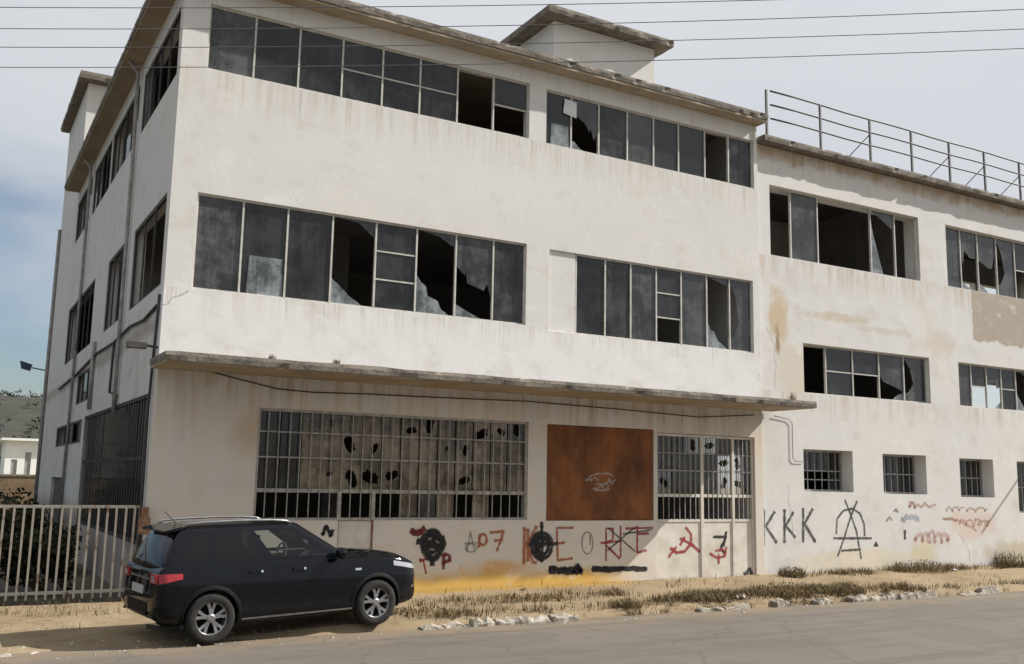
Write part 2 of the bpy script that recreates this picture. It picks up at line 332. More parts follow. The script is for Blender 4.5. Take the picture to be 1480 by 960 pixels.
def piece(name, mat, parent, x0, x1, y0, y1, z0, z1, base=(0, 0, 0)):
    """a box that shares one unit mesh per material; parent space = world minus base"""
    k = mat.name
    if k not in _cube:
        mb = MB().box(-.5, .5, -.5, .5, -.5, .5); me = bpy.data.meshes.new('unit_' + k); me.from_pydata(mb.v, [], mb.f)
        bm = bmesh.new(); bm.from_mesh(me); bmesh.ops.recalc_face_normals(bm, faces=bm.faces); bm.to_mesh(me); bm.free(); me.materials.append(mat); _cube[k] = me
    o = bpy.data.objects.new(name, _cube[k]); C.objects.link(o)
    o.location = ((x0 + x1) / 2, (y0 + y1) / 2, (z0 + z1) / 2); o.scale = (x1 - x0, y1 - y0, z1 - z0); par(o, parent); return o

def wall(name, mat, parent, u0, u1, z0, z1, holes, mapf, th):
    us = sorted({u0, u1, *[h[0] for h in holes], *[h[1] for h in holes]}); zs = sorted({z0, z1, *[h[2] for h in holes], *[h[3] for h in holes]})
    us = [u for u in us if u0 <= u <= u1]; zs = [z for z in zs if z0 <= z <= z1]
    def solid(i, j):
        if not (0 <= i < len(us) - 1 and 0 <= j < len(zs) - 1): return False
        u = (us[i] + us[i + 1]) / 2; z = (zs[j] + zs[j + 1]) / 2
        return not any(h[0] < u < h[1] and h[2] < z < h[3] for h in holes)
    v = {}; V = []
    def vi(i, j, d):
        if (i, j, d) not in v: v[(i, j, d)] = len(V); V.append(mapf(us[i], th if d else 0., zs[j]))
        return v[(i, j, d)]
    F = []
    for i in range(len(us) - 1):
        for j in range(len(zs) - 1):
            if not solid(i, j): continue
            for d in (0, 1): F.append((vi(i, j, d), vi(i + 1, j, d), vi(i + 1, j + 1, d), vi(i, j + 1, d)))
            for (a, b, c, e, g, h) in ((i - 1, j, i, j, i, j + 1), (i + 1, j, i + 1, j, i + 1, j + 1), (i, j - 1, i, j, i + 1, j), (i, j + 1, i, j + 1, i + 1, j + 1)):
                if not solid(a, b): F.append((vi(c, e, 0), vi(g, h, 0), vi(g, h, 1), vi(c, e, 1)))
    return mesh_obj(name, V, F, mat, parent)
def rough_slab(name, mat, parent, x0, x1, y0, y1, z0, z1, res=.16, amp=.03, seed=0):
    rnd = random.Random(seed); loop = []
    def seg(a, b):
        n = max(1, int(math.hypot(b[0] - a[0], b[1] - a[1]) / res))
        return [(a[0] + (b[0] - a[0]) * k / n, a[1] + (b[1] - a[1]) * k / n) for k in range(n)]
    for a, b in (((x0, y0), (x1, y0)), ((x1, y0), (x1, y1)), ((x1, y1), (x0, y1)), ((x0, y1), (x0, y0))): loop += seg(a, b)
    cx, cy = (x0 + x1) / 2, (y0 + y1) / 2; V = []; n = len(loop)
    zm = z0 + (z1 - z0) * .55
    for lev, z in enumerate((z0, zm, z1)):
        for (x, y) in loop:
            q_ = Vector((x * 1.7 + lev * .4, y * 1.7, seed)); nn_ = .5 + .5 * mnoise.noise(q_) + .35 * mnoise.noise(q_ * 3.7); k = amp * max(0, nn_) * (1.0 if lev != 1 else .5) + (amp * 1.2 if rnd.random() < .03 else 0)
            dx = -1 if x > cx + (x1 - x0) * .499 else (1 if x < cx - (x1 - x0) * .499 else 0); dy = -1 if y > cy + (y1 - y0) * .499 else (1 if y < cy - (y1 - y0) * .499 else 0)
            V.append((x + dx * k, y + dy * k, z + (nn_ - .7) * amp * (.8 if lev == 2 else .2 if lev == 0 else 0)))
    F = [tuple(range(n - 1, -1, -1)), tuple(2 * n + k for k in range(n))]
    for l in range(2):
        for k in range(n): F.append((l * n + k, l * n + (k + 1) % n, (l + 1) * n + (k + 1) % n, (l + 1) * n + k))
    return mesh_obj(name, V, F, mat, parent)

def shard(name, mat, parent, poly, y):
    """a thin broken pane, polygon in (x, z) at depth y"""
    n = len(poly); V = [(x, y, z) for x, z in poly] + [(x, y + .004, z) for x, z in poly]
    F = [tuple(range(n)), tuple(range(2 * n - 1, n - 1, -1))] + [(k, (k + 1) % n, n + (k + 1) % n, n + k) for k in range(n)]
    return mesh_obj(name, V, F, mat, parent)
def holed(name, mat, parent, x0, x1, z0, z1, y, hx, hz, hr, seed):
    """a pane with a jagged hole broken out of it"""
    rnd = random.Random(seed); n = 20; V = []; e_ = rnd.uniform(0, PI)
    for k in range(n):
        a = 2 * PI * k / n; c, s_ = math.cos(a), math.sin(a)
        t = 1e9
        for lo, hi, p0, d in ((x0, x1, hx, c), (z0, z1, hz, s_)):
            if abs(d) > 1e-6: t = min(t, ((hi if d > 0 else lo) - p0) / d)
        V.append((hx + c * t, y, hz + s_ * t))
    corners = [(x0, z0), (x1, z0), (x1, z1), (x0, z1)]
    for cx_, cz_ in corners:
        k = min(range(n), key=lambda i: (V[i][0] - cx_) ** 2 + (V[i][2] - cz_) ** 2); V[k] = (cx_, y, cz_)
    for k in range(n):
        a = 2 * PI * k / n; r = hr * ((.62 + .25 * rnd.random()) if k % 2 else (.68 + .42 * rnd.random())) * (1 + .35 * math.cos(2 * (a - e_))); r = min(r, .9 * math.hypot(V[k][0] - hx, V[k][2] - hz))
        V.append((hx + math.cos(a) * r, y, hz + math.sin(a) * r))
    F = [(k, (k + 1) % n, n + (k + 1) % n, n + k) for k in range(n)]
    return mesh_obj(name, V, F, mat, parent)

def window(parent, x0, x1, z0, z1, y, mulls, spec=None, fw=.035, mw=.035, fmat=None, label=None):
    """steel strip window: outer frame mesh > mullion, glazing_bar, pane"""
    fmat = fmat or M['frame']; spec = spec or {}
    d = .05
    mb = MB().box(x0, x1, y, y + d, z0, z0 + fw).box(x0, x1, y, y + d, z1 - fw, z1).box(x0, x0 + fw, y, y + d, z0 + fw, z1 - fw).box(x1 - fw, x1, y, y + d, z0 + fw, z1 - fw)
    wd = mb.build('window', fmat, parent)
    if label: wd['label'] = label
    xs = [x0 + fw] + list(mulls) + [x1 - fw]
    za, zb = z0 + fw, z1 - fw
    for m in mulls: piece('mullion', fmat, wd, m - mw / 2, m + mw / 2, y - .006, y + d + .004, za, zb)
    py = y + d * .5
    for i in range(len(xs) - 1):
        a = xs[i] + (mw / 2 if i else 0); b = xs[i + 1] - (mw / 2 if i < len(xs) - 2 else 0)
        sp = spec.get(i, 'g')
        if sp in ('none',): continue
        if sp.startswith('bar'):
            k = int(sp[3]); zs = [za + (zb - za) * t / k for t in range(k + 1)]
            for t in zs[1:-1]: piece('glazing_bar', fmat, wd, a, b, y + .004, y + d - .006, t - mw * .4, t + mw * .4)
            miss = sp[4:]
            for t in range(k):
                if str(t) in miss: continue
                piece('pane', M['glass'], wd, a, b, py, py + .005, zs[t] + (mw * .4 if t else 0), zs[t + 1] - (mw * .4 if t < k - 1 else 0))
        elif sp == 'g': piece('pane', M[('glass', 'glass_film', 'glass', 'glass_grey', 'glass_film')[int(a * 37) % 5]], wd, a, b, py, py + .005, za, zb)
        elif sp == 'd': piece('pane', M['glass_grey'], wd, a, b, py, py + .005, za, zb)
        elif sp == 'w': piece('pane', M['film'], wd, a, b, py, py + .012, za, zb)
        elif sp == 'tri':     # shard left standing in the corner
            h = zb - za; r_ = random.Random(int(a * 911)); hi_ = r_.uniform(.28, .45); wd_ = r_.uniform(.7, .97); P_ = [(a, za), (a + (b - a) * wd_, za)]
            for t in (.8, .62, .41, .25, .1): P_.append((a + (b - a) * wd_ * (t + r_.uniform(-.07, .07)), za + h * hi_ * ((1 - t) ** r_.uniform(.8, 1.5) + r_.uniform(-.04, .06))))
            shard('pane', M['glass_shard'], wd, P_ + [(a, za + h * hi_ * 1.05)], py)
            shard('pane', M['glass_grey'], wd, [(a, zb), (b, zb), (b, zb - h * r_.uniform(.1, .3)), (a + (b - a) * .6, zb - h * r_.uniform(.03, .08))], py)
        elif sp == 'two':     # a pale board behind the glass, lower half
            h = zb - za; shard('pane', M['glass'], wd, [(a, za), (b, za), (b, zb), (a, zb)], py)
            shard('pane', M['glass_shard'], wd, [(a + .12, za), (b - .02, za), (b - .05, za + h * .42), (a + .14, za + h * .42)], py - .012)
        elif sp == 'side':    # tall shard on the left
            h = zb - za; shard('pane', M['glass_shard'], wd, [(a, za), (a + (b - a) * .5, za), (a + (b - a) * .12, za + h * .62), (a, zb - .1)], py)
            shard('pane', M['glass_grey'], wd, [(b, zb), (a + .05, zb), (b - .02, za + h * .75)], py)
        elif sp == 'rag':     # most of the pane gone, irregular pieces left
            h = zb - za; r_ = random.Random(int(a * 1000)); m_ = 6; ts = [0] + sorted(r_.random() for _ in range(m_ - 1)) + [1]
            lo = .25 + .35 * r_.random(); k0 = r_.uniform(-.35, .35); up_ = [(a + (b - a) * t, za + h * min(.97, max(.05, lo + k0 * (t - .5) + r_.uniform(-.12, .12)))) for t in ts]
            shard('pane', M['glass_grey'], wd, [(b, zb), (a, zb)] + up_, py)
            e = r_.random() < .5; w_ = (b - a) * r_.uniform(.35, .8)
            x0_ = a if e else b; sg_ = 1 if e else -1
            shard('pane', M['glass_shard'], wd, [(x0_, za), (x0_ + sg_ * w_, za), (x0_ + sg_ * w_ * .6, za + h * r_.uniform(.03, .1)), (x0_ + sg_ * w_ * .25, za + h * r_.uniform(.08, .16)), (x0_, za + h * r_.uniform(.1, .22))], py + .006)
        elif sp == 'hole':
            h = zb - za; shard('pane', M['glass_grey'], wd, [(b, za), (b, zb), (a, zb), (a + (b - a) * .3, za + h * .75), (a + (b - a) * .45, za + h * .4), (a + (b - a) * .2, za + h * .2), (a, za + h * .16), (a, za)], py)
    return wd

# ------------------------------------------------------------------ the setting: ground, road, verge, hill
def sheet(name, x0, x1, y0, y1, z, mat):
    return tag(mesh_obj(name, [(x0, y0, z), (x1, y0, z), (x1, y1, z), (x0, y1, z)], [(0, 1, 2, 3)], mat), kind='structure')
sheet('ground', -2500, 2500, -2500, 2500, -.22, M['far_ground'])
KY = -3.62
def gnoise(x, y, s): return mnoise.noise(Vector((x * s, y * s, 3.1)))
def sstep(t): t = max(0, min(1, t)); return t * t * (3 - 2 * t)
def ground_h(x, y):
    low = -.095 + .09 * sstep((x - .1) / 2.7)
    h = low + (.0 - low) * sstep((y + 1.6) / 1.2)
    nearcar = sstep((abs(x - 1.4) - 2.0) / 1.0) if -4.3 < y < -1.6 else 1
    h += (.03 * gnoise(x, y, .9) + .018 * gnoise(x, y, 3.1)) * (.2 + .8 * nearcar)
    h += .05 * sstep((y + .7) / .7)          # dirt banked against the wall
    if x > 5: h += .05 * math.exp(-((y + 2.9) / .5) ** 2) * sstep((x - 8) / 1.5) * sstep((17 - x) / 2)
    return h
def verge():
    xs = list(np.arange(-40, -6, 1.5)) + list(np.arange(-6, 28, .14)) + list(np.arange(28, 80, 1.5)); ys = list(np.arange(KY, .03, .14)) + [.06]
    V = []; F = []; n = len(ys)
    for x in xs:
        for j, y in enumerate(ys):
            yy = y + (.10 * gnoise(x, 0, 1.3) + .06 * gnoise(x, 5, 4) if j == 0 else 0)
            V.append((x, yy, ground_h(x, y) if j else -.16))
    for i in range(len(xs) - 1):
        for j in range(n - 1): F.append((i * n + j, (i + 1) * n + j, (i + 1) * n + j + 1, i * n + j + 1))
    o = mesh_obj('verge', V, F, M['dirt'], smooth=True); return tag(o, kind='structure')
verge()
sheet('road', -400, 400, -60, KY + .25, -.115, M['road'])
sheet('yard', -40, -.02, .07, 60, .0, M['yard'])
def hill():
    V = []; F = []; nx, ny = 60, 14
    for i in range(nx):
        for j in range(ny):
            x = -300 + 700 * i / (nx - 1); y = 190 + 260 * j / (ny - 1); t = j / (ny - 1)
            h = 38 * sstep(t * 1.25) * (.85 + .22 * mnoise.noise(Vector((x * .006, 2, 0))) + .0) - 1 + 3 * mnoise.noise(Vector((x * .03, y * .03, 1)))
            V.append((x, y, h))
    for i in range(nx - 1):
        for j in range(ny - 1): F.append((i * ny + j, (i + 1) * ny + j, (i + 1) * ny + j + 1, i * ny + j + 1))
    return tag(mesh_obj('hill', V, F, simple('hill_earth', (.022, .024, .018), (.042, .041, .03), .12, .97, .4), smooth=True), kind='structure'), V
hillo, HV = hill()
def scatter_leaves(pts, size, mat, name, parent=None, keep=True, seed=1, flat=.0):
    rnd = random.Random(seed); V = []; F = []
    for p in pts:
        s_ = size * (.6 + .8 * rnd.random()); a = Vector((rnd.gauss(0, 1), rnd.gauss(0, 1), rnd.gauss(0, 1) * (1 - flat))).normalized(); b = a.cross(Vector((rnd.gauss(0, 1), rnd.gauss(0, 1), rnd.gauss(0, 1)))).normalized()
        p = Vector(p); k = len(V)
        V += [p - a * s_, p + b * s_ * .5, p + a * s_, p - b * s_ * .5]; F.append((k, k + 1, k + 2, k + 3))
    return mesh_obj(name, V, F, mat, parent, keep, recalc=False)
def scrub():
    rnd = random.Random(5); pts = []
    for k in range(4500):
        i = rnd.randrange(59); v = HV[(i) * 14 + rnd.randrange(13)]
        x = v[0] + rnd.uniform(-12, 12); y = v[1] + rnd.uniform(-9, 9)
        if x < -120 or x > 160: continue
        r = rnd.uniform(.5, 1.3)
        for q in range(12): pts.append((x + rnd.gauss(0, r * .6), y + rnd.gauss(0, r * .6), v[2] + abs(rnd.gauss(r * .5, r * .5))))
    return tag(scatter_leaves(pts, .5, M['scrub'], 'hillside_scrub', seed=9), 'grey green scrub covering the far hillside', 'scrub', kind='stuff')
scrub()

# ------------------------------------------------------------------ main three-storey block
XA = 14.12
A = thing('factory_building', 'white plastered three-storey factory block with strip windows, long canopy and graffiti', 'building', (0, 0, 0))
front = lambda y0: (lambda u, d, z: (u, y0 + d, z))
TH = .25
H3a = (.47, 7.39, 9.56, 10.83); H3b = (7.83, 14.0, 9.54, 10.80); H2a = (.47, 7.38, 5.43, 7.20); H2b = (7.96, 13.9, 5.36, 7.16)
G1 = (1.80, 7.50, 1.36, 3.38); G1d = (3.40, 4.11, -.3, 1.36); GR = (7.96, 10.80, 1.34, 3.36); GG = (10.88, 13.86, -.3, 3.30)
wall('wall', M['wall'], A, 0, XA, -.3, 11.2, [H3a, H3b, H2a, H2b, G1, G1d, GR, GG], front(0), TH)
# long side wall
W3 = [(.30, 4.15, 9.45, 10.8), (4.62, 8.65, 9.45, 10.8), (8.8, 12.2, 9.45, 10.8), (12.6, 16.3, 9.45, 10.8)]
W2 = [(.35, 3.85, 5.5, 7.22), (4.8, 7.6, 5.5, 7.25), (10.0, 16.3, 5.5, 7.27)]
W1 = [(.55, 9.8, .9, 3.58), (10.3, 16.9, 2.93, 3.55), (14.1, 17.2, -.3, 2.0)]
WM_ = [(9.0, 12.2, 4.0, 4.85)]
wall('wall', M['side'], A, TH + .001, 22, -.3, 11.2, W3 + W2 + W1 + WM_, lambda u, d, z: (d, u, z), TH)
# the rest of the shell and the floors
mb = MB().box(TH + .002, XA - .01, 21.75, 22, -.3, 11.2).box(XA - .25, XA - .012, TH + .002, 21.74, -.3, 11.2)
mb.build('wall', M['plain'], A)
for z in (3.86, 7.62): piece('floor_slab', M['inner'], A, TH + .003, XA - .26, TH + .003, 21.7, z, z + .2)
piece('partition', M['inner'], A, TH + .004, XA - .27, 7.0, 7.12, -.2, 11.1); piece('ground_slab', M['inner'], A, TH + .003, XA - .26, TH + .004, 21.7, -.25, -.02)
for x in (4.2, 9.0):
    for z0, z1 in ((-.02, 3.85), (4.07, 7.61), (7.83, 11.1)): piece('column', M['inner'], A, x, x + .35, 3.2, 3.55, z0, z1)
# roof
rough_slab('roof', M['roof'], A, -.46, XA + .05, -.40, 16.38, 11.26, 11.42, .12, .04, 3); rough_slab('roof', M['roof'], A, 4.22, XA + .05, 16.40, 22.3, 11.26, 11.42, .2, .04, 4)
piece('soffit', M['soffit'], A, -.42, XA + .02, -.36, 16.36, 11.203, 11.25)
# stair penthouse and rear tower
pent = wall('penthouse', M['plain'], A, 9.6, 12.85, 11.4, 13.95, [], front(2.55), 3.6)
rough_slab('roof_slab', M['roof'], pent, 9.2, 13.25, 2.15, 6.6, 13.97, 14.16, .13, .05, 5)
tw = wall('stair_tower', M['plain'], A, .004, 4.2, 11.201, 15.0, [], front(16.4), 5.59)
rough_slab('roof_slab', M['roof'], tw, -.32, 4.6, 16.0, 22.2, 15.02, 15.26, .2, .05, 6)
# canopy
cano = rough_slab('canopy', M['roof'], A, -.16, 14.5, -1.42, -.003, 3.975, 4.125, .12, .045, 8)
piece('soffit', M['soffit'], cano, -.13, 14.46, -1.36, -.004, 3.955, 3.985)
# side ledge where the floor slab meets the wall
# front strip windows
def fx(pxs, zmid): # mullion pixels (x at the row's middle) to metres
    out = []
    for px in pxs:
        lo, hi = 100., 940.
        for _ in range(40):
            m = (lo + hi) / 2; X, Z = FP((px, m), .1)
            if Z > zmid: lo = m
            else: hi = m
        out.append(X)
    return out
YW = .06
window(A, *H3a, YW, fx([366, 431, 494, 552, 606, 660, 712], 10.2), {3: 'bar2', 4: 'bar2', 5: 'bar2', 6: 'none', 7: 'bar20'}, label='strip window of eight bays, two of the panes gone')
window(A, *H3b, YW, fx([824, 864, 905, 943, 979, 1017, 1051], 10.1), {0: 'two', 1: 'rag', 6: 'none'}, label='strip window with a pale board showing behind its end bay')
window(A, *H2a, YW, fx([348, 413, 478, 541, 600, 657, 711], 6.3), {1: 'two', 3: 'tri', 4: 'bar3', 5: 'tri', 6: 'rag'}, label='strip window with one bay split by three panes')
wb = window(A, H2b[0] + .72, *H2b[1:], YW, fx([873, 910, 947, 983, 1020, 1053], 6.2), {1: 'g', 2: 'd', 3: 'bar30', 4: 'd', 5: 'tri', 6: 'hole'}, label='strip window with a broken end pane')
MB().box(H2b[0] + .001, H2b[0] + .70, .045, .2, H2b[2] + .001, H2b[3] - .001).build('infill_panel', M['wall'], A)
# third floor board hanging in the window
shard('board', M['film'], wb, [(8.30, 10.36), (8.66, 10.30), (8.66, 10.68), (8.34, 10.70)], YW - .012)
# ---- side windows
def side_window(y0, y1, z0, z1, n, seed):
    rnd = random.Random(seed); x = .02; fw = .05
    mb = MB().box(x, x + .05, y0, y1, z0, z0 + fw).box(x, x + .05, y0, y1, z1 - fw, z1).box(x, x + .05, y0, y0 + fw, z0 + fw, z1 - fw).box(x, x + .05, y1 - fw, y1, z0 + fw, z1 - fw)
    wd = mb.build('window', M['dark'], A)
    for k in range(n):
        a = y0 + fw + (y1 - y0 - 2 * fw) * k / n; b = y0 + fw + (y1 - y0 - 2 * fw) * (k + 1) / n
        if k: piece('mullion', M['dark'], wd, x - .005, x + .03, a - .015, a + .015, z0 + fw, z1 - fw)
        if rnd.random() < .4: piece('pane', rnd.choice((M['glass'], M['glass'], M['glass_grey'])), wd, x + .02, x + .026, a + .02, b - .02, z0 + fw, z1 - fw)
for k, h in enumerate(W3): side_window(*h, 4, k)
for k, h in enumerate(W2): side_window(*h, 3 if h[1] - h[0] < 4 else 6, 10 + k)
side_window(*W1[1], 6, 21); side_window(*WM_[0], 3, 22)
# barred opening low on the side
sg = MB().box(.02, .06, .551, 9.799, .901, .96).box(.02, .06, .551, 9.799, 3.52, 3.579).box(.02, .06, .551, 9.799, 2.4, 2.46).build('window_grille', M['dark'], A)
for k in range(32): piece('bar', M['dark'], sg, .005, .019, .6 + .29 * k, .63 + .29 * k, .9, 3.56)
for k in range(6): piece('pane', M['glass'], sg, .07, .077, .6 + 1.53 * k, 2.05 + 1.53 * k, .97, 3.5)
piece('door', M['dark'], A, .1, .15, 14.11, 17.19, -.05, 1.99)
# downpipes, cables and conduits on the side wall
def pipe(name, pts, r, mat, parent=A): return MB().tube(pts, r, 8).build(name, mat, parent, smooth=True)
pipe('downpipe', [(-.30, 4.45, 11.2), (-.1, 4.45, 10.95), (-.07, 4.45, 9), (-.07, 4.4, 5.2), (-.07, 4.3, 3.4)], .042, M['pipe'])
pipe('downpipe', [(-.30, 12.4, 11.2), (-.1, 12.4, 10.95), (-.07, 12.6, 7.4), (-.07, 13.0, .3)], .045, M['pipe'])
pipe('downpipe', [(-.06, 21.7, 11.1), (-.06, 21.8, 5.6), (-.06, 21.9, .1)], .06, M['pipe'])
pipe('downpipe', [(-.06, 8.6, 5.4), (-.06, 8.6, 3.7)], .05, M['pipe'])
pipe('conduit', [(-.03, .35, 5.12), (-.04, 1.6, 5.02), (-.04, 3.2, 5.1), (-.05, 5.2, 5.0), (-.04, 8.2, 5.06), (-.03, 12, 4.9), (-.04, 17, 4.8)], .03, M['wire'])
pipe('conduit', [(-.03, .2, 5.3), (-.04, .3, 4.2), (-.05, .4, 3.2), (-.05, .3, 1.4), (-.06, .3, .2)], .025, M['wire'])
pipe('conduit', [(-.04, 5.3, 5.0), (-.05, 5.3, 3.9), (-.04, 4.4, 3.8), (-.05, 4.3, 3.5)], .03, M['wire'])
# cable sagging under the canopy
cp = [(300, 536), (345, 548), (400, 562), (450, 567), (540, 570), (640, 575), (760, 580), (900, 592), (1010, 603), (1090, 600)]
pipe('cable', [(FP(p, -.03)[0], -.03, FP(p, -.03)[1]) for p in cp], .012, M['wire'])
# bracket lamp at the corner
MB().tube([(-.01, .12, 4.34), (-.22, .10, 4.36)], .025, 6).box(-.52, -.2, .02, .2, 4.30, 4.40).build('wall_lamp', M['dark'], A)
# ---- ground-floor barred window
def grille(name, x0, x1, z0, z1, step, rails, y=.03, parent=A, mat=None):
    mat = mat or M['grille']
    g = MB().box(x0, x1, y, y + .05, z0, z0 + .05).box(x0, x1, y, y + .05, z1 - .05, z1).box(x0, x0 + .05, y, y + .05, z0 + .05, z1 - .05).box(x1 - .05, x1, y, y + .05, z0 + .05, z1 - .05).build(name, mat, parent)
    for z, t in rails: piece('rail', mat, g, x0 + .05, x1 - .05, y + .012, y + .045, z - t / 2, z + t / 2)
    n = max(2, round((x1 - x0) / step))
    for k in range(1, n):
        x = x0 + (x1 - x0) * k / n + random.uniform(-.006, .006); piece('bar', mat, g, x - .008, x + .008, y - .010, y + .008, z0 + .05, z1 - .05)
    return g
gw = grille('window_grille', *G1, .2, [(2.96, .028), (2.5, .028), (1.90, .07)])
gw['label'] = 'wide barred window with grimy broken panes'
rnd = random.Random(3)
cols = [1.85 + 5.6 * k / 14 for k in range(15)]
rows = [(1.41, 1.865), (1.935, 2.486), (2.514, 2.946), (2.974, 3.33)]
for i in range(14):
    a, b = cols[i] + .012, cols[i + 1] - .012
    for j, (z0, z1) in enumerate(rows):
        mt = M['glass'] if i < 2 else (M['glass_brown'] if i < 13 or j < 3 else M['glass_grey'])
        if j == 0:
            if i in (7, 8, 9, 11): piece('pane', M['glass_brown'] if i != 8 else M['glass_grey'], gw, a, b, .1, .106, z0, z1)
            continue
        br = {(4, 1): .16, (5, 1): .18, (4, 2): .16, (5, 2): .10, (6, 1): .13, (7, 3): .11, (10, 1): .12, (10, 2): .10, (3, 3): .06, (8, 3): .14, (11, 3): .16, (3, 1): .07, (13, 3): .15, (9, 2): .05, (12, 3): .1}.get((i, j))
        if br: holed('pane', mt, gw, a, b, z0, z1, .1, (a + b) / 2 + rnd.uniform(-.06, .06), (z0 + z1) / 2 + rnd.uniform(-.08, .08), br, i * 9 + j)
        else: piece('pane', mt, gw, a, b, .1, .106, z0, z1)
# door under it
dr = MB().box(3.42, 4.09, .06, .10, -.05, 1.352).build('door', M['sheet'], A); piece('door_frame', M['rust_thin'], dr, 3.401, 3.425, .03, .11, -.05, 1.354); piece('door_frame', M['rust_thin'], dr, 4.085, 4.109, .03, .11, -.05, 1.354)
piece('door_frame', M['grille'], dr, 3.38, 3.45, .015, .075, 1.362, 1.90); piece('door_frame', M['grille'], dr, 4.06, 4.13, .015, .075, 1.362, 1.90)
# rust panel of three sheets
rp = MB().box(GR[0] + .001, GR[1] - .001, .10, .13, GR[2] + .001, GR[3] - .001).build('steel_shutter', M['rust'], A); rp['label'] = 'rusty brown steel sheets closing a window'
for a, b in ((GR[0] + .004, 8.934), (8.938, 9.874), (9.878, GR[1] - .004)): piece('steel_sheet', M['rust'], rp, a, b, .035, .098, GR[2] + .012, GR[3] - .012)
# gate: barred top and sheet-metal foot
gt = MB().box(10.885, 10.95, .05, .13, -.05, 3.29).box(13.79, 13.855, .05, .13, -.05, 3.29).box(12.21, 12.29, .045, .125, -.05, 3.235).box(13.17, 13.24, .046, .124, -.05, 3.235).box(10.951, 13.789, .05, .13, 3.235, 3.29).build('gate', M['sheet'], A); gt['label'] = 'sheet metal gate with bars and dusty panes above'
for a, b, nb in ((10.951, 12.209, 7), (12.291, 13.169, 5), (13.241, 13.789, 3)):
    piece('gate_sheet', M['sheet'], gt, a, b, .07, .10, .0, 1.30)
    piece('rail', M['sheet'], gt, a, b, .055, .115, 1.302, 1.36); piece('rail', M['sheet'], gt, a, b, .055, .115, 1.86, 1.93); piece('rail', M['grille'], gt, a, b, .065, .1, 2.44, 2.475); piece('rail', M['grille'], gt, a, b, .065, .1, 2.84, 2.865)
    for k in range(1, nb * 1 + 1): x = a + (b - a) * k / (nb + 1); piece('bar', M['grille'], gt, x - .008, x + .008, .045, .06, 1.36, 3.234)
    nn = 3 if b - a > 1 else 2
    for q in range(nn):
        u, v_ = a + (b - a) * q / nn + .01, a + (b - a) * (q + 1) / nn - .01
        for j, (z0, z1) in enumerate(((1.37, 1.85), (1.94, 2.43), (2.485, 2.83), (2.875, 3.23))):
            if j == 0: continue
            if (q + int(a), j) in ((10, 1), (13, 2), (12, 3), (13, 1)): holed('pane', M['glass_grey'], gt, u, v_, z0, z1, .09, (u + v_) / 2, (z0 + z1) / 2, .13, q + j + int(a * 7))
            else: piece('pane', M['glass_grey'], gt, u, v_, .088, .094, z0, z1)

# ------------------------------------------------------------------ annex with offset floors
YB = .06; XE = 33.
Bd = thing('factory_annex', 'lower white factory wing with bare render patch and deep square windows', 'building', (14.13, YB, 0))
B3 = [(14.58, 20.31, 7.93, 9.77), (21.5, 27.3, 7.93, 9.75)]; B2 = [(15.64, 20.52, 4.49, 5.77), (21.78, 27.0, 4.49, 5.75)]
B1 = [(15.55, 17.32, 2.03, 3.08), (18.46, 20.20, 2.0, 3.05), (21.62, 23.13, 1.94, 3.02), (24.24, 26.0, 1.5, 3.0)]
wall('wall', M['annex'], Bd, 14.125, XE, -.3, 10.78, B3 + B2 + B1, front(YB), .5)
bh = [(26, 28, 7.95, 9.9), (28.3, 30.3, 7.95, 9.9), (30.6, 32.4, 7.95, 9.9), (24.6, 26.4, 4.5, 6.1), (27, 29.2, 4.5, 6.1), (29.6, 31.8, 4.5, 6.1)]
wall('wall', M['plain'], Bd, 14.125, XE, -.3, 10.78, bh, front(YB + 5.2), .25)
MB().box(XE - .25, XE - .002, YB + .501, YB + 5.199, -.3, 10.78).build('wall', M['plain'], Bd)
for z in (3.55, 6.9): piece('floor_slab', M['inner'], Bd, 14.13, XE - .26, YB + .51, YB + 5.19, z, z + .18)
piece('ground_slab', M['inner'], Bd, 14.13, XE - .26, YB + .51, YB + 5.19, -.25, 0)
piece('partition', M['inner'], Bd, 21.0, 21.1, YB + .511, YB + 5.18, 0, 10.7)
rough_slab('roof', M['roof'], Bd, XA + .06, XE + .3, YB - .30, YB + 5.8, 10.80, 10.96, .12, .045, 11)
def bx(pxs, z): return fx(pxs, z)
window(Bd, *B3[0], YB + .12, bx([1146, 1185, 1262, 1297], 8.85), {0: 'none', 1: 'd', 2: 'none', 3: 'side', 4: 'none'}, label='gaping window with only one whole pane left')
window(Bd, *B3[1], YB + .12, [22.3, 23.1, 24.0, 24.9, 25.7, 26.5], {0: 'd', 1: 'rag', 2: 'rag', 3: 'hole', 4: 'bar20', 5: 'g'})
window(Bd, *B2[0], YB + .12, bx([1197, 1236, 1274, 1310], 5.1), {0: 'none', 1: 'bar2', 2: 'bar20', 3: 'rag', 4: 'hole'}, label='window with an empty first bay')
window(Bd, *B2[1], YB + .12, [22.5, 23.2, 23.9, 24.6, 25.3, 26.1], {0: 'd', 1: 'bar20', 2: 'rag', 3: 'bar2', 4: 'tri', 5: 'rag'})
for k, h in enumerate(B1):
    wd = grille('window_grille', h[0] + .002, h[1] - .002, h[2] + .002, h[3] - .002, .26, [((h[2] + h[3]) / 2, .03)] + ([(h[2] + .3, .025)] if k == 0 else []), YB + .36, Bd, M['pipe'])
    n = 4
    for q in range(n):
        a, b = h[0] + .05 + (h[1] - h[0] - .1) * q / n, h[0] + .05 + (h[1] - h[0] - .1) * (q + 1) / n
        if k == 0 and q in (1, 2): piece('pane', M['glass'], wd, a, b, YB + .43, YB + .436, (h[2] + h[3]) / 2, h[3] - .05)
        else: piece('pane', M['glass'], wd, a, b, YB + .43, YB + .436, h[2] + .05, h[3] - .05)
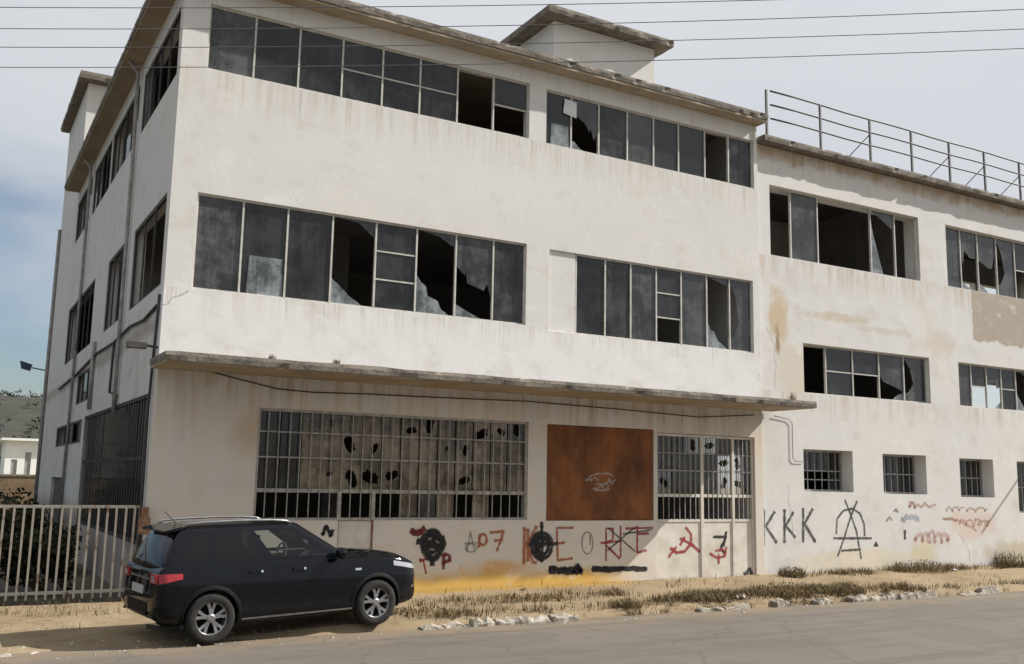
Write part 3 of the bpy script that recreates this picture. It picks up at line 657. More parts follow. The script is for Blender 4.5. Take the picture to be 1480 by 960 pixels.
# conduit by the seam; unseen arm added to cast a diagonal wall shadow
pipe('conduit', [(FP(p, YB - .03)[0], YB - .03, FP(p, YB - .03)[1]) for p in ((1118, 601), (1140, 606), (1145, 612), (1146, 662), (1150, 667), (1163, 667))], .008, M['rail'], Bd)
pipe('added_shadow_arm', [(25.75, YB, 3.72), (25.75, -.94, 3.66)], .035, M['rail'], Bd)
# roof railing
RL = thing('roof_railing', 'thin grey metal railing with three rails along the annex roof', 'railing', (14.5, -.12, 10.97))
for z in (12.2, 11.83, 11.46): pipe('rail', [(x, -.12, z + .012 * math.sin(x * 1.7)) for x in np.arange(14.5, 32, .9)], .024, M['rail'], RL)
for k, px in enumerate((1108, 1186, 1258, 1318, 1373, 1424, 1475)):
    x = FX(px, 170 + (px - 1108) * .3, -.12); t = piece('post', M['rail'], RL, x - .025, x + .025, -.145, -.095, 10.96, 12.2)
    if k in (2, 4, 5, 6): MB().tube([(x - .02, -.12, 11.75), (x - .5, .45, 10.98)], .014, 6).build('brace', M['rail'], RL)
for x in (27.2, 29.2, 31.2): piece('post', M['rail'], RL, x - .025, x + .025, -.145, -.095, 10.96, 12.2)

# ------------------------------------------------------------------ graffiti: thin sprayed strokes on the walls
def stroke_mesh(strokes, wpx, y, rndw=.25, seed=0):
    """strokes given in photo pixels lie on the wall plane; width in metres"""
    rnd = random.Random(seed); V = []; F = []; U = []
    for si, s_ in enumerate(strokes):
        pts = [Vector((FP(p, y)[0], 0, FP(p, y)[1])) for p in s_]; fine = []
        for a, b in zip(pts[:-1], pts[1:]):
            n = max(1, int((b - a).length / .05)); fine += [a.lerp(b, k / n) for k in range(n)]
        fine.append(pts[-1])
        if len(fine) < 2: continue
        for i, p in enumerate(fine):
            d = (fine[min(i + 1, len(fine) - 1)] - fine[max(i - 1, 0)]).normalized(); nrm = Vector((-d.z, 0, d.x)); ww = wpx / 2 * (1 + rnd.uniform(-rndw, rndw)); yy = y - .0004 * si
            V += [(p.x + nrm.x * ww, yy, p.z + nrm.z * ww), (p.x - nrm.x * ww, yy, p.z - nrm.z * ww)]
            U += [(i * .05, 1.), (i * .05, -1.)]
            if i: k = len(V); F.append((k - 4, k - 3, k - 1, k - 2))
    return V, F, U
def graf(strokes, w_, colr, parent=A, y=-.004, label=None, seed=0, name='graffiti'):
    V, F, U = stroke_mesh(strokes, w_ * 1.5, y, seed=seed); o = mesh_obj(name, V, F, M['g_' + colr], parent, recalc=False)
    uv = o.data.uv_layers.new(name='stroke')
    for lp in o.data.loops: uv.data[lp.index].uv = U[lp.vertex_index]
    if label: o['label'] = label
    return o
def ell(cx_, cy_, rx_, ry_, a0=0, a1=360, n=16): return [(cx_ + rx_ * math.cos(math.radians(a0 + (a1 - a0) * k / n)), cy_ + ry_ * math.sin(math.radians(a0 + (a1 - a0) * k / n))) for k in range(n + 1)]
def scrib(x0, x1, y0, y1, n, seed=1):
    r_ = random.Random(seed * 7 + int(x0)); P = []; n = max(n, 8)
    for k in range(n + 1):
        t = k / n; c = 2.2 * 2 * PI * t * n / 12 + r_.uniform(-.6, .6); P.append((x0 + (x1 - x0) * min(1, max(0, t + .06 * math.cos(c) + r_.uniform(-.03, .03))), (y0 + y1) / 2 + (y1 - y0) * .5 * math.sin(c) * r_.uniform(.4, 1.15)))
    Q = [P[0]]
    for k in range(len(P) - 1):
        p0, p1, p2, p3 = P[max(k - 1, 0)], P[k], P[k + 1], P[min(k + 2, len(P) - 1)]
        for u in (.33, .66, 1.): Q.append(tuple(.5 * (2 * p1[i] + (p2[i] - p0[i]) * u + (2 * p0[i] - 5 * p1[i] + 4 * p2[i] - p3[i]) * u * u + (3 * p1[i] - p0[i] - 3 * p2[i] + p3[i]) * u ** 3) for i in (0, 1)))
    return Q
graf([scrib(464, 482, 760, 776, 9)], .06, 'black')
graf([[(593, 766), (603, 772), (615, 763)], [(596, 771), (612, 769)]], .10, 'darkred', seed=1)
graf([ell(625, 788, 14, 20), ell(625, 788, 9, 14), ell(626, 786, 5, 8), [(612, 778), (638, 796)], [(625, 768), (625, 818)], [(602, 782), (616, 786)], [(636, 779), (643, 777)], [(636, 786), (645, 786)], [(610, 774), (614, 780)]], .10, 'black', y=-.006, label='black sprayed head-shaped blot', seed=2)
graf([[(619, 780), (624, 778)], [(630, 782), (634, 785)], [(621, 794), (628, 795)], [(624, 803), (629, 801)]], .03, 'white', y=-.0115)
graf([[(641, 800), (641, 823)], [(641, 801), (650, 803), (650, 810), (641, 813)]], .07, 'darkred', seed=3)
graf([[(606, 808), (612, 810), (616, 830)], [(620, 806), (606, 812)]], .035, 'red')
graf([[(675, 797), (680, 768), (686, 797)], [(671, 786), (690, 784)], ell(681, 792, 8, 6)], .03, 'faint')
graf([ell(698, 780, 5.5, 8), [(692, 792), (694, 772)], [(708, 770), (728, 768), (718, 797)], [(714, 782), (727, 780)]], .05, 'orange', label='faded red figures')
graf([[(758, 762), (757, 816)], [(763, 764), (763, 812)], [(776, 760), (762, 787), (770, 812), (776, 814)]], .065, 'orange', label='brown-red letter K')
graf([ell(783, 789, 15, 19), ell(783, 789, 10, 13), [(783, 754), (783, 813)], [(764, 787), (806, 786)], [(777, 772), (777, 806)], [(789, 776), (773, 800)], [(775, 776), (780, 800)]], .075, 'black', y=-.007, label='black circled cross', seed=4)
graf([[(829, 763), (805, 763), (806, 810), (828, 807)], [(806, 786), (817, 784)]], .045, 'orange', label='brown-red letter E')
graf([ell(849, 785, 8, 16), [(853, 774), (853, 788)]], .035, 'faint')
graf([[(876, 811), (876, 764), (886, 764), (886, 780), (874, 786), (896, 808)], [(897, 760), (897, 806)], [(921, 760), (921, 799)], [(904, 764), (944, 763)], [(921, 772), (938, 771)], [(921, 799), (935, 795)], [(868, 785), (898, 782)]], .04, 'red', label='red letters struck through')
graf([[(880, 764), (918, 797)], [(918, 762), (878, 796)], [(900, 772), (942, 766)]], .028, 'grey', y=-.007)
graf([scrib(792, 840, 820, 828, 20), [(793, 822), (815, 824), (841, 823)], [(793, 826), (820, 827), (838, 826)], scrib(828, 841, 816, 831, 8)], .085, 'black', seed=5, label='thick black crossed-out scrawl')
graf([scrib(855, 934, 820, 825, 34), [(856, 824), (880, 826), (905, 821), (934, 821)], [(856, 820), (872, 822), (900, 823), (934, 824)]], .06, 'black', seed=6, label='long black crossed-out scrawl')
YG = .0655
graf([[(991, 762), (999, 772), (999, 786), (990, 797), (978, 799), (969, 792)], [(983, 778), (1000, 787), (1012, 798)], [(990, 776), (983, 788)], [(978, 790), (966, 806)]], .055, 'red', y=YG, label='red hammer and sickle')
graf([[(1031, 776), (1050, 776), (1042, 792), (1048, 800)], [(1050, 768), (1046, 790)]], .06, 'black', y=YG, seed=7)
graf([[(1026, 800), (1036, 806), (1048, 804), (1050, 790)], [(1034, 796), (1046, 794)], [(1039, 800), (1039, 815)]], .05, 'red', y=YG - .001)
graf([scrib(1075, 1090, 822, 834, 8)], .07, 'grey', y=YG)
YK = YB - .004
graf([[(1104, 736), (1104, 789)], [(1120, 739), (1107, 761), (1123, 785)]], .07, 'grey', Bd, YK, 'black letters K K K', 1)
graf([[(1134, 736), (1134, 785)], [(1147, 740), (1136, 760), (1150, 777)]], .07, 'grey', Bd, YK, None, 2)
graf([[(1161, 734), (1161, 784)], [(1175, 735), (1163, 757), (1179, 784)]], .07, 'grey', Bd, YK, None, 3)
for s_ in range(1): graf([[(1221, 722), (1230, 744), (1238, 768), (1245, 808)], [(1239, 724), (1230, 746), (1221, 775), (1211, 804)], [(1205, 778), (1260, 778)], [(1216, 796), (1245, 794)], [(1209, 772), (1210, 750), (1219, 738), (1232, 735), (1243, 742), (1249, 757), (1250, 775)]], .05, 'grey', Bd, YK, 'black circled A', 4)
graf([scrib(1264, 1269, 785, 790, 4)], .06, 'grey', Bd, YK)
graf([[(1314, 735), (1315, 725), (1322, 727), (1321, 734), (1327, 729), (1332, 733), (1337, 727), (1342, 733), (1353, 729)], scrib(1314, 1324, 726, 734, 8)], .06, 'rubbed', Bd, YK, 'orange scrawled letters')
graf([scrib(1366, 1392, 731, 741, 16, 2), scrib(1394, 1428, 733, 741, 14, 5), scrib(1384, 1432, 750, 761, 26, 7), [(1362, 749), (1385, 752), (1408, 764), (1412, 768)], scrib(1364, 1384, 747, 753, 8, 3)], .05, 'rubbed', Bd, YK, None, 5)
graf([scrib(1322, 1372, 768, 786, 30, 3)], .10, 'pink', Bd, YK)
graf([scrib(1300, 1330, 746, 752, 6)], .12, 'blue', Bd, YK); graf([[(1308, 766), (1308, 780)]], .08, 'grey', Bd, YK); graf([scrib(1292, 1298, 735, 740, 4), scrib(1281, 1290, 748, 753, 4)], .05, 'faint', Bd, YK)
def jag(P, n=5):
    r_ = random.Random(len(P)); Q = []
    for (a, b), (c, d) in zip(P[:-1], P[1:]):
        for k in range(n): Q.append((a + (c - a) * k / n + r_.uniform(-1.3, 1.3), b + (d - b) * k / n + r_.uniform(-1.3, 1.3)))
    return Q + [P[-1]]
for pts, par_, yy in (([(272, 419), (262, 427), (250, 430), (243, 438), (232, 441)], A, -.003), ([(1107, 472), (1113, 482), (1119, 498), (1121, 530), (1120, 560)], Bd, YB - .003), ([(1386, 770), (1392, 780), (1399, 792), (1402, 812)], Bd, YB - .003), ([(1140, 700), (1141, 735), (1147, 770)], Bd, YB - .003)):
    graf([jag(pts)], .013, 'faint', par_, yy, name='crack', seed=len(pts))
# pale mark on the rusty sheets
graf([ell(868, 692, 14, 8, 15, 120), ell(870, 697, 21, 13, 200, 255), ell(870, 696, 20, 12, 285, 330), ell(870, 696, 22, 13, 60, 130), scrib(853, 866, 690, 695, 8, 4), scrib(874, 890, 692, 703, 10, 6), scrib(858, 880, 702, 710, 9, 8), [(861, 685), (880, 684)], [(846, 694), (856, 693)]], .035, 'white', A, .0335, 'pale scrawled mark on rusty steel', 8)

# ------------------------------------------------------------------ kerb
KB = bpy.data.objects.new('kerb', None); C.objects.link(KB); tag(KB, kind='structure')
def rock_mesh(name, mat, l, d, h, seed, chip=.25):
    rnd = random.Random(seed); nx = 5; V = []; F = []
    prof = [(-.5, 0), (-.5, .75), (-.4, 1), (.4, 1), (.5, .8), (.5, 0)]
    for i in range(nx + 1):
        for (a, b) in prof:
            e = 1 - chip * .25 * (i in (0, nx)) * rnd.random()
            V.append((l * (i / nx - .5) * e, d * a + rnd.uniform(-.12, .12) * d * chip * 2, h * b * (1 - chip * rnd.random() * (b > .5))))
    n = len(prof)
    for i in range(nx):
        for k in range(n): F.append((i * n + k, i * n + (k + 1) % n, (i + 1) * n + (k + 1) % n, (i + 1) * n + k))
    F += [tuple(range(n)), tuple(nx * n + k for k in range(n))]
    me = bpy.data.meshes.new(name); me.from_pydata(V, [], F)
    bm = bmesh.new(); bm.from_mesh(me); bmesh.ops.recalc_face_normals(bm, faces=bm.faces); bm.to_mesh(me); bm.free(); me.materials.append(mat); return me
km = [rock_mesh('kerb_stone', M['kerb'], .62, .2, .2, 30 + k, .42) for k in range(8)]
rnd = random.Random(11)
x = -6.
while x < 27:
    ln = rnd.uniform(.35, .75)
    if not (-1.2 < x < 3.4) and rnd.random() < (.72 if x < 16 else .5):
        o = bpy.data.objects.new('kerb_stone', rnd.choice(km)); C.objects.link(o); o.parent = KB
        hz = max(-.03, ground_h(x, KY + .15)) if x > 3 else -.07
        o.location = (x + ln / 2, KY + rnd.uniform(-.06, .05), hz - .195 + rnd.uniform(-.045, .008)); o.scale = (ln / .62, rnd.uniform(.8, 1.15), rnd.uniform(.72, .98)); o.location.z += .04; o.rotation_euler = (rnd.uniform(-.1, .1), rnd.uniform(-.04, .04), rnd.uniform(-.08, .08) + (PI if rnd.random() < .5 else 0))
    x += ln + rnd.uniform(0, .04)
# loose stones on the verge
def pebbles():
    rnd = random.Random(21); V = []; F = []
    for k in range(1500):
        x = rnd.uniform(-5, 27); y = rnd.choice((rnd.uniform(KY - .5, KY + .7), rnd.uniform(KY, -.05))); s_ = rnd.uniform(.008, .028) * (2.0 if rnd.random() < .06 else 1)
        z = ground_h(x, y) if y > KY + .14 else -.115
        b = len(V)
        for a in range(5):
            t = 2 * PI * a / 5 + rnd.random() * .7; V.append((x + s_ * math.cos(t), y + s_ * math.sin(t) * .8, z - .005))
        V.append((x + rnd.uniform(-.3, .3) * s_, y, z + s_ * rnd.uniform(.5, .9)))
        for a in range(5): F.append((b + a, b + (a + 1) % 5, b + 5))
    return tag(mesh_obj('gravel', V, F, M['kerb']), 'small pale stones strewn over the dirt verge', 'gravel', kind='stuff')
pebbles()

def litter(x, y, a, w_, mat, label, seed, name, cat):
    r_ = random.Random(seed); z = ground_h(x, y) if y > KY + .1 else -.113; V = []; n_ = 5
    for i in range(n_):
        for j in range(n_): V.append((x + (i / 4 - .5) * w_ * math.cos(a) - (j / 4 - .5) * w_ * .7 * math.sin(a), y + (i / 4 - .5) * w_ * math.sin(a) + (j / 4 - .5) * w_ * .7 * math.cos(a), z + .012 + abs(r_.gauss(0, w_ * .14))))
    F = [(i * n_ + j, (i + 1) * n_ + j, (i + 1) * n_ + j + 1, i * n_ + j + 1) for i in range(n_ - 1) for j in range(n_ - 1)]
    return tag(mesh_obj(name, V, F, mat), label, cat)
litter(10.3, -3.3, .4, .30, M['film'], 'crumpled white bag caught in the kerb grass', 1, 'plastic_bag', 'bag')
litter(20.4, -.5, 1.2, .2, M['film'], 'pale scrap of paper by the annex wall', 2, 'paper_scrap', 'paper')
litter(7.1, -.6, .2, .16, M['brownwall'], 'brown scrap lying on the dirt by the wall', 3, 'cardboard_scrap', 'cardboard')

# ------------------------------------------------------------------ weeds and grass
def blades(name, pts, mat, hgt, seed, wid=.012, lean=.55, parent=None):
    rnd = random.Random(seed); V = []; F = []
    for (x, y, z) in pts:
        h = hgt * rnd.uniform(.35, 1.15); a = rnd.uniform(0, 2 * PI); l = rnd.uniform(.1, lean) * h * 1.3; w_ = wid * rnd.uniform(.6, 1.4); b = len(V)
        dx, dy = math.cos(a), math.sin(a); px_, py_ = -dy * w_, dx * w_
        V += [(x - px_, y - py_, z - .02), (x + px_, y + py_, z - .02), (x + dx * l * .35 + px_ * .7, y + dy * l * .35 + py_ * .7, z + h * .6), (x + dx * l * .35 - px_ * .7, y + dy * l * .35 - py_ * .7, z + h * .6), (x + dx * l, y + dy * l, z + h)]
        F += [(b, b + 1, b + 2, b + 3), (b + 3, b + 2, b + 4)]
    return mesh_obj(name, V, F, mat, parent, recalc=False)
def grass():
    rnd = random.Random(31); P = []
    def patch(x0, x1, y0, y1, n, dens):
        c = 0
        while c < n:
            x = rnd.uniform(x0, x1); y = rnd.uniform(y0, y1)
            if gnoise(x * 1.3, y * 1.3, 1.1) + .5 * gnoise(x, y, 4) < dens and rnd.random() < .85: c += .2; continue
            P.append((x, y, ground_h(x, y) if y > KY + .1 else -.115)); c += 1
    patch(7.4, 15.4, -3.6, -2.75, 6500, .0); patch(9, 14, -3.3, -2.4, 3000, .08); patch(3.4, 8, -3.5, -2.9, 1400, .15)
    patch(4.2, 8.8, -2.2, -1.3, 1500, .2); patch(15, 27, -.5, -.02, 3600, .0); patch(14.5, 27, -3.6, -3.0, 1200, .2); patch(-5, 0, -.9, .5, 900, .1); patch(2.8, 14, -1.2, -.02, 260, .3); patch(-5, 27, -3.5, -.3, 350, .1)
    return tag(blades('dry_grass', P, M['drygrass'], .14, 3, .006, 1.3), 'dry brown and olive grass along verge and wall foot', 'grass', kind='stuff')
grass()
def tuft(x, y, r, h, n, label, seed, mat='weed', z=None, leaf=.035):
    z = ground_h(x, y) if z is None else z
    t = thing('weed', label, 'weed', (x, y, z)); rnd = random.Random(seed); P = []; Q = []
    for k in range(n):
        a = rnd.uniform(0, 2 * PI); q = r * math.sqrt(rnd.random()); P.append((x + q * math.cos(a), min(y + q * math.sin(a) * .6, -.02 if y < 0 else 99), z))
        f = rnd.random(); Q.append((x + q * math.cos(a) * 1.1, min(y + q * math.sin(a) * .7, -.03 if y < 0 else 99), z + h * f * (1.05 - (q / r) ** 2 * .7)))
    blades('stem', P, M['drygrass'], h, seed, .006, .6, t); scatter_leaves(Q, leaf * .75, M[mat], 'foliage', t, seed=seed); return t
tuft(14.75, -.25, .40, .24, 260, 'dark low weed growing at the seam between the two blocks', 1)
tuft(19.4, -.25, 1.0, .28, 420, 'broad brown weed below the deep windows', 2, 'weedry')
tuft(23.2, -.2, .55, .42, 220, 'tall weed against the annex wall foot', 3)
tuft(25.2, -.25, 1.1, .25, 380, 'spreading weed farther along the annex wall', 4, 'weedry')
tuft(9.6, -3.15, .8, .16, 260, 'green and brown weed clump on the kerb line', 5)
tuft(11.8, -3.05, 1.1, .2, 420, 'larger weed clump rising behind the kerb stones', 6)
tuft(6.4, -1.7, .9, .10, 260, 'flat brown weed patch on the open dirt', 7, 'weedry')
tuft(3.9, -2.75, .55, .12, 160, 'low weed in front of the parked car', 8, 'weedry')
for k, (x, s_) in enumerate(((1.6, .06), (2.75, .07), (13.9, .13))):
    tuft(x, -1.33 if x < 13 else -1.2, s_, s_ * 1.5, 45, ['small dry sprig on the canopy edge above the corner', 'thin upright sprig on the canopy edge', 'bushy dry sprig at the canopy end'][k], 40 + k, 'weedry', z=4.11, leaf=.016)

# ------------------------------------------------------------------ fence by the corner
FN = thing('metal_fence', 'rusty white vertical bar fence between the building corner and the yard', 'fence', (-.2, .45, 0))
fy = .45; fx0 = -5.2; fx1 = -.06
piece('top_rail', M['fence'], FN, fx0, fx1, fy - .02, fy + .02, 1.56, 1.61); piece('bottom_rail', M['fence'], FN, fx0, fx1, fy - .02, fy + .02, .16, .21)
rnd = random.Random(2); x = fx1 - .08
while x > fx0:
    o = piece('bar', M['fence'], FN, x - .017, x + .017, fy - .045, fy - .021, .08, 1.60); o.rotation_euler = (rnd.uniform(-.006, .006), rnd.uniform(-.012, .012), 0); x -= .145 + rnd.uniform(-.008, .008)
pst = piece('post', M['rust_thin'], FN, -.055, .0 - .005, fy - .06, fy + .06, -.05, 1.55); piece('post', M['rust_thin'], FN, -3.0, -2.94, fy + .021, fy + .08, -.05, 1.62)
MB().box(-.13, .03, -.16, -.04, 1.15, 1.42).box(-.1, 0, -.13, -.02, 1.42, 1.6).build('latch', M['rust_thin'], FN)
# things standing in the yard behind it
def bush(name, label, x, y, z, rx_, ry_, rz_, n, seed, mat='hedge', leaf=.07, group=None, cat='shrub'):
    t = thing(name, label, cat, (x, y, z), group=group); rnd = random.Random(seed); P = []
    cl = [(rnd.uniform(-.75, .75) * rx_, rnd.uniform(-.7, .7) * ry_, rnd.uniform(.2, .85) * rz_, rnd.uniform(.25, .45)) for _ in range(14)]
    for k in range(n):
        c = rnd.choice(cl); v = Vector((rnd.gauss(0, 1), rnd.gauss(0, 1), rnd.gauss(0, 1))).normalized() * (rnd.random() ** .4)
        P.append((x + c[0] + v.x * c[3] * rx_, y + c[1] + v.y * c[3] * ry_, z + max(.02, c[2] + v.z * c[3] * rz_)))
    scatter_leaves(P, leaf, M[mat], 'foliage', t, seed=seed)
    mb = MB()
    for c in cl[:6]: mb.tube([(x, y, z - .03), (x + c[0] * .5, y + c[1] * .5, z + c[2] * .5), (x + c[0], y + c[1], z + c[2])], [.05, .035, .015], 6)
    mb.build('stem', M['bark'], t, smooth=True); return t
bush('shrub', 'dark shrub in the shaded yard behind the fence', -1.7, 12.5, 0, 1.6, 1.6, 1.5, 3200, 1)
bush('shrub', 'low dark shrub beside the side wall behind the fence', -.9, 6.2, 0, .55, 1.2, 1.0, 1500, 2)
bush('shrub', 'tangled dark shrub close behind the fence bars', -2.6, 2.0, 0, 1.0, .7, 1.45, 3000, 4)
bush('shrub', 'low dark shrub behind the fence next to the rusty post', -1.35, 2.3, 0, .6, .6, .95, 1300, 6)
bush('shrub', 'dark shrub behind the far end of the fence', -4.2, 2.2, 0, .9, .7, 1.4, 2400, 5)
bush('shrub', 'wide dark hedge bush deeper in the yard', -3.6, 19.0, 0, 2.4, 1.6, 2.2, 4200, 3)
# low brown wall and white house farther back
bw = thing('garden_wall', 'low brown boundary wall beyond the yard', 'wall', (-2, 40, 0))
MB().box(-30, 9, 40, 40.3, -.2, 1.9).build('wall', M['brownwall'], bw); MB().box(-30.1, 9.1, 39.95, 40.35, 1.901, 2.0).build('coping', M['roof'], bw)
hx = -3.104 + 117.74 * .0493
hs = thing('house', 'small white two-storey house with flat roof beyond the yard', 'house', (hx, 100, 0))
hw_ = wall('wall', M['house'], hs, hx, hx + 9, -.2, 5.4, [(hx + .6, hx + 1.2, .9, 3.4), (hx + 1.9, hx + 2.5, .9, 4.2), (hx + 3.6, hx + 4.6, 1.2, 2.4)], front(100), .3)
MB().box(hx, hx + 9, 100.301, 108, -.2, 5.4).build('wall', M['house'], hs); MB().box(hx - .5, hx + 9.5, 99.3, 108.3, 5.401, 5.65).build('roof', M['house'], hs)
for a, b, c, d in ((hx + .6, hx + 1.2, .9, 3.4), (hx + 1.9, hx + 2.5, .9, 4.2), (hx + 3.6, hx + 4.6, 1.2, 2.4)): piece('window', M['pipe'], hs, a + .002, b - .002, 100.1, 100.14, c + .002, d - .002)
# floodlight on the far end of the side wall
fl = thing('floodlight', 'dark blue floodlight on an arm at the far end of the side wall', 'floodlight', (0, 21.9, 5.85))
MB().tube([(-.02, 21.9, 5.82), (-.55, 21.9, 5.90)], .025, 6).build('arm', M['dark'], fl)
lm = simple('floodlight_blue', (.03, .05, .08), (.05, .08, .12), 5, .5, 0)
V = [(-.95, 21.75, 6.12), (-.55, 21.75, 6.0), (-.55, 22.1, 6.0), (-.95, 22.1, 6.12), (-.9, 21.78, 5.86), (-.6, 21.78, 5.78), (-.6, 22.06, 5.78), (-.9, 22.06, 5.86)]
mesh_obj('lamp_head', V, [(0, 1, 2, 3), (4, 5, 6, 7), (0, 1, 5, 4), (1, 2, 6, 5), (2, 3, 7, 6), (3, 0, 4, 7)], lm, fl)

# ------------------------------------------------------------------ overhead cables across the street
CB = [[(-700, 0), (0, 8), (740, 10), (1100, 0), (2100, -40)], [(-700, 30), (0, 38), (300, 42), (760, 40), (1480, 12), (2100, -20)], [(-700, 58), (0, 66), (300, 70), (900, 62), (1480, 40), (2100, 12)], [(-700, 88), (0, 95), (330, 98), (970, 90), (1480, 67), (2100, 40)]]
for k, ps in enumerate(CB):
    pts = []
    xs_ = np.linspace(-700, 2100, 60); cf = np.polyfit([p[0] for p in ps], [p[1] for p in ps], 2)
    for x_ in xs_: pts.append(at_depth((x_, float(np.polyval(cf, x_))), 9.5 + .12 * k))
    o = MB().tube(pts, .0042, 5).build('overhead_cable', M['cable'], smooth=True)
    tag(o, ['topmost black cable strung across the sky', 'second black cable from the top across the sky', 'third black cable from the top across the sky', 'lowest black cable strung across the sky'][k], 'cable', 'cables strung over the street')

# ------------------------------------------------------------------ parked car
def car_paint():
    n = N('black_car_paint'); f = n.noise(2, 5, .6); X = n.xyz(); du = n.math('MULTIPLY', n.rng(n.math('ADD', X[2], n.math('MULTIPLY', n.noise(5, 5, .7), .4)), .75, .3), .5); n.col(n.mix(du, (.003, .004, .0065), (.03, .025, .019))).rough(n.math('ADD', n.math('MULTIPLY', du, .5), .05)).set(Specular_IOR_Level=.3); return n.m
M['paint'] = car_paint()
M['clad'] = simple('black_plastic', (.005, .005, .005), (.009, .009, .009), 20, .6, .1, 0, .12)
M['tyre'] = simple('tyre_rubber', (.014, .0135, .013), (.028, .026, .024), 12, .85, .2, 0, .3)
M['alloy'] = simple('alloy_silver', (.24, .24, .245), (.34, .34, .345), 8, .35, 0, .8)
M['chrome'] = simple('chrome', (.7, .7, .71), (.8, .8, .8), 8, .12, 0, 1)
M['cabin'] = simple('cabin_trim', (.03, .03, .032), (.06, .06, .06), 9, .85, .1)
n = N('tail_lamp_red'); n.col(n.mix(n.noise(30, 2), (.27, .008, .012), (.42, .018, .02))).rough(.15).set(Coat_Weight=.6); M['tail'] = n.m
n = N('lamp_clear'); n.col((.42, .43, .45)).rough(.15).set(Metallic=.4, Coat_Weight=.8); M['lamp'] = n.m
M['plate'] = simple('plate_white', (.36, .365, .37), (.42, .42, .42), 6, .5, 0)
def car_glass(name, tint):
    n = N(name); tr = n.n.new('ShaderNodeBsdfTransparent'); tr.inputs[0].default_value = (*tint, 1); gl = n.n.new('ShaderNodeBsdfGlossy'); gl.inputs['Roughness'].default_value = .02
    fr = n.n.new('ShaderNodeFresnel'); fr.inputs[0].default_value = 1.52; ms = n.n.new('ShaderNodeMixShader'); n.L(fr.outputs[0], ms.inputs[0]); n.L(tr.outputs[0], ms.inputs[1]); n.L(gl.outputs[0], ms.inputs[2]); n.L(ms.outputs[0], n.o.inputs[0]); return n.m
M['cglass'] = car_glass('car_glass_clear', (.86, .90, .88)); M['cprivacy'] = car_glass('car_glass_privacy', (.05, .055, .06))

RZ = .04; PITCH = -.030
CAR = thing('parked_car', 'black compact suv with silver roof rails parked half on the dirt verge', 'car', (.16, -3.03, -.095), (0, PITCH, .105))
KX = [-.815, -.80, -.76, -.66, -.45, -.1, .4, 1.0, 1.7, 2.1, 2.45, 2.8, 3.05, 3.2, 3.29, 3.34, 3.36]
KW = [.66, .745, .80, .845, .872, .884, .886, .886, .886, .886, .882, .868, .835, .785, .72, .65, .58]
KB_ = [.46, .40, .35, .31, .27, .24, .21, .20, .20, .21, .22, .24, .26, .28, .31, .36, .42]
KS = [.66, .78, .96, 1.035, 1.05, 1.05, 1.045, 1.035, 1.02, 1.0, .99, .965, .93, .89, .84, .78, .70]
KD = [.68, .80, .98, 1.06, 1.08, 1.08, 1.08, 1.07, 1.07, 1.085, 1.075, 1.05, 1.015, .97, .91, .83, .73]
def ip(K, x):
    return float(np.interp(x, KX, K))
def section(x):
    h = ip(KW, x); zb = ip(KB_, x); zs = ip(KS, x); zd = ip(KD, x); m = zs - zb
    ctrl = [(0, zb), (.72 * h, zb), (.90 * h, zb + .02), (.965 * h, zb + .10 * m), (.985 * h, zb + .28 * m), (h, zb + .52 * m), (.995 * h, zb + .72 * m), (.975 * h, zb + .86 * m), (.945 * h, zs - .01), (.90 * h, zs + .012), (.60 * h, zs + .65 * (zd - zs) + .008), (.3 * h, zd), (0, zd + .006)]
    out = []
    P = [ctrl[0]] + ctrl + [ctrl[-1]]
    for i in range(1, len(P) - 2):
        for k in range(3):
            t = k / 3; a, b, c, d = (np.array(P[i + j]) for j in (-1, 0, 1, 2))
            out.append(tuple(.5 * ((2 * b) + (c - a) * t + (2 * a - 5 * b + 4 * c - d) * t * t + (3 * b - a - 3 * c + d) * t ** 3)))
    out.append(ctrl[-1]); return out
def side_y(x, z):
    s_ = section(x); best = 0
    for (a, b), (c, d) in zip(s_[:-1], s_[1:]):
        if min(b, d) <= z <= max(b, d) and abs(d - b) > 1e-6: best = max(best, a + (c - a) * (z - b) / (d - b))
    return best or ip(KW, x)
def lower_body():
    xs = sorted(set([round(v, 3) for v in np.linspace(-.815, 3.36, 90)] + [-.81, -.79, -.775, 3.31, 3.325, 3.35])); V = []; F = []; n = None
    for x in xs:
        s_ = section(x); full = [(-y, z) for y, z in s_[::-1][:-1]] + s_[:-1][0:1] + s_[1:]
        full = [(y, z) for y, z in s_] + [(-y, z) for y, z in s_[-2:0:-1]]
        n = len(full); V += [(x, y, z) for y, z in full]
    for i in range(len(xs) - 1):
        for k in range(n): F.append((i * n + k, i * n + (k + 1) % n, (i + 1) * n + (k + 1) % n, (i + 1) * n + k))
    F += [tuple(range(n)), tuple((len(xs) - 1) * n + k for k in range(n))]
    return V, F
WR = .335; RT = .775
V, F = lower_body()
body = mesh_obj('body', V, F, M['paint'], CAR, keep=False)
cut = MB()
for ax in (0, 2.5):
    for sy in (-1, 1): cut.tube([(ax, sy * .52, WR), (ax, sy * 1.1, WR)], .385, 32)
cuto = cut.build('arch_cutter', M['clad'])
cuto.parent = CAR
md = body.modifiers.new('b', 'BOOLEAN'); md.object = cuto; md.operation = 'DIFFERENCE'; md.solver = 'EXACT'
dg = bpy.context.evaluated_depsgraph_get(); nm = bpy.data.meshes.new_from_object(body.evaluated_get(dg)); body.modifiers.clear(); body.data = nm
bpy.data.objects.remove(cuto)
for p in nm.polygons: p.use_smooth = True
nm.set_sharp_from_angle(angle=math.radians(38))
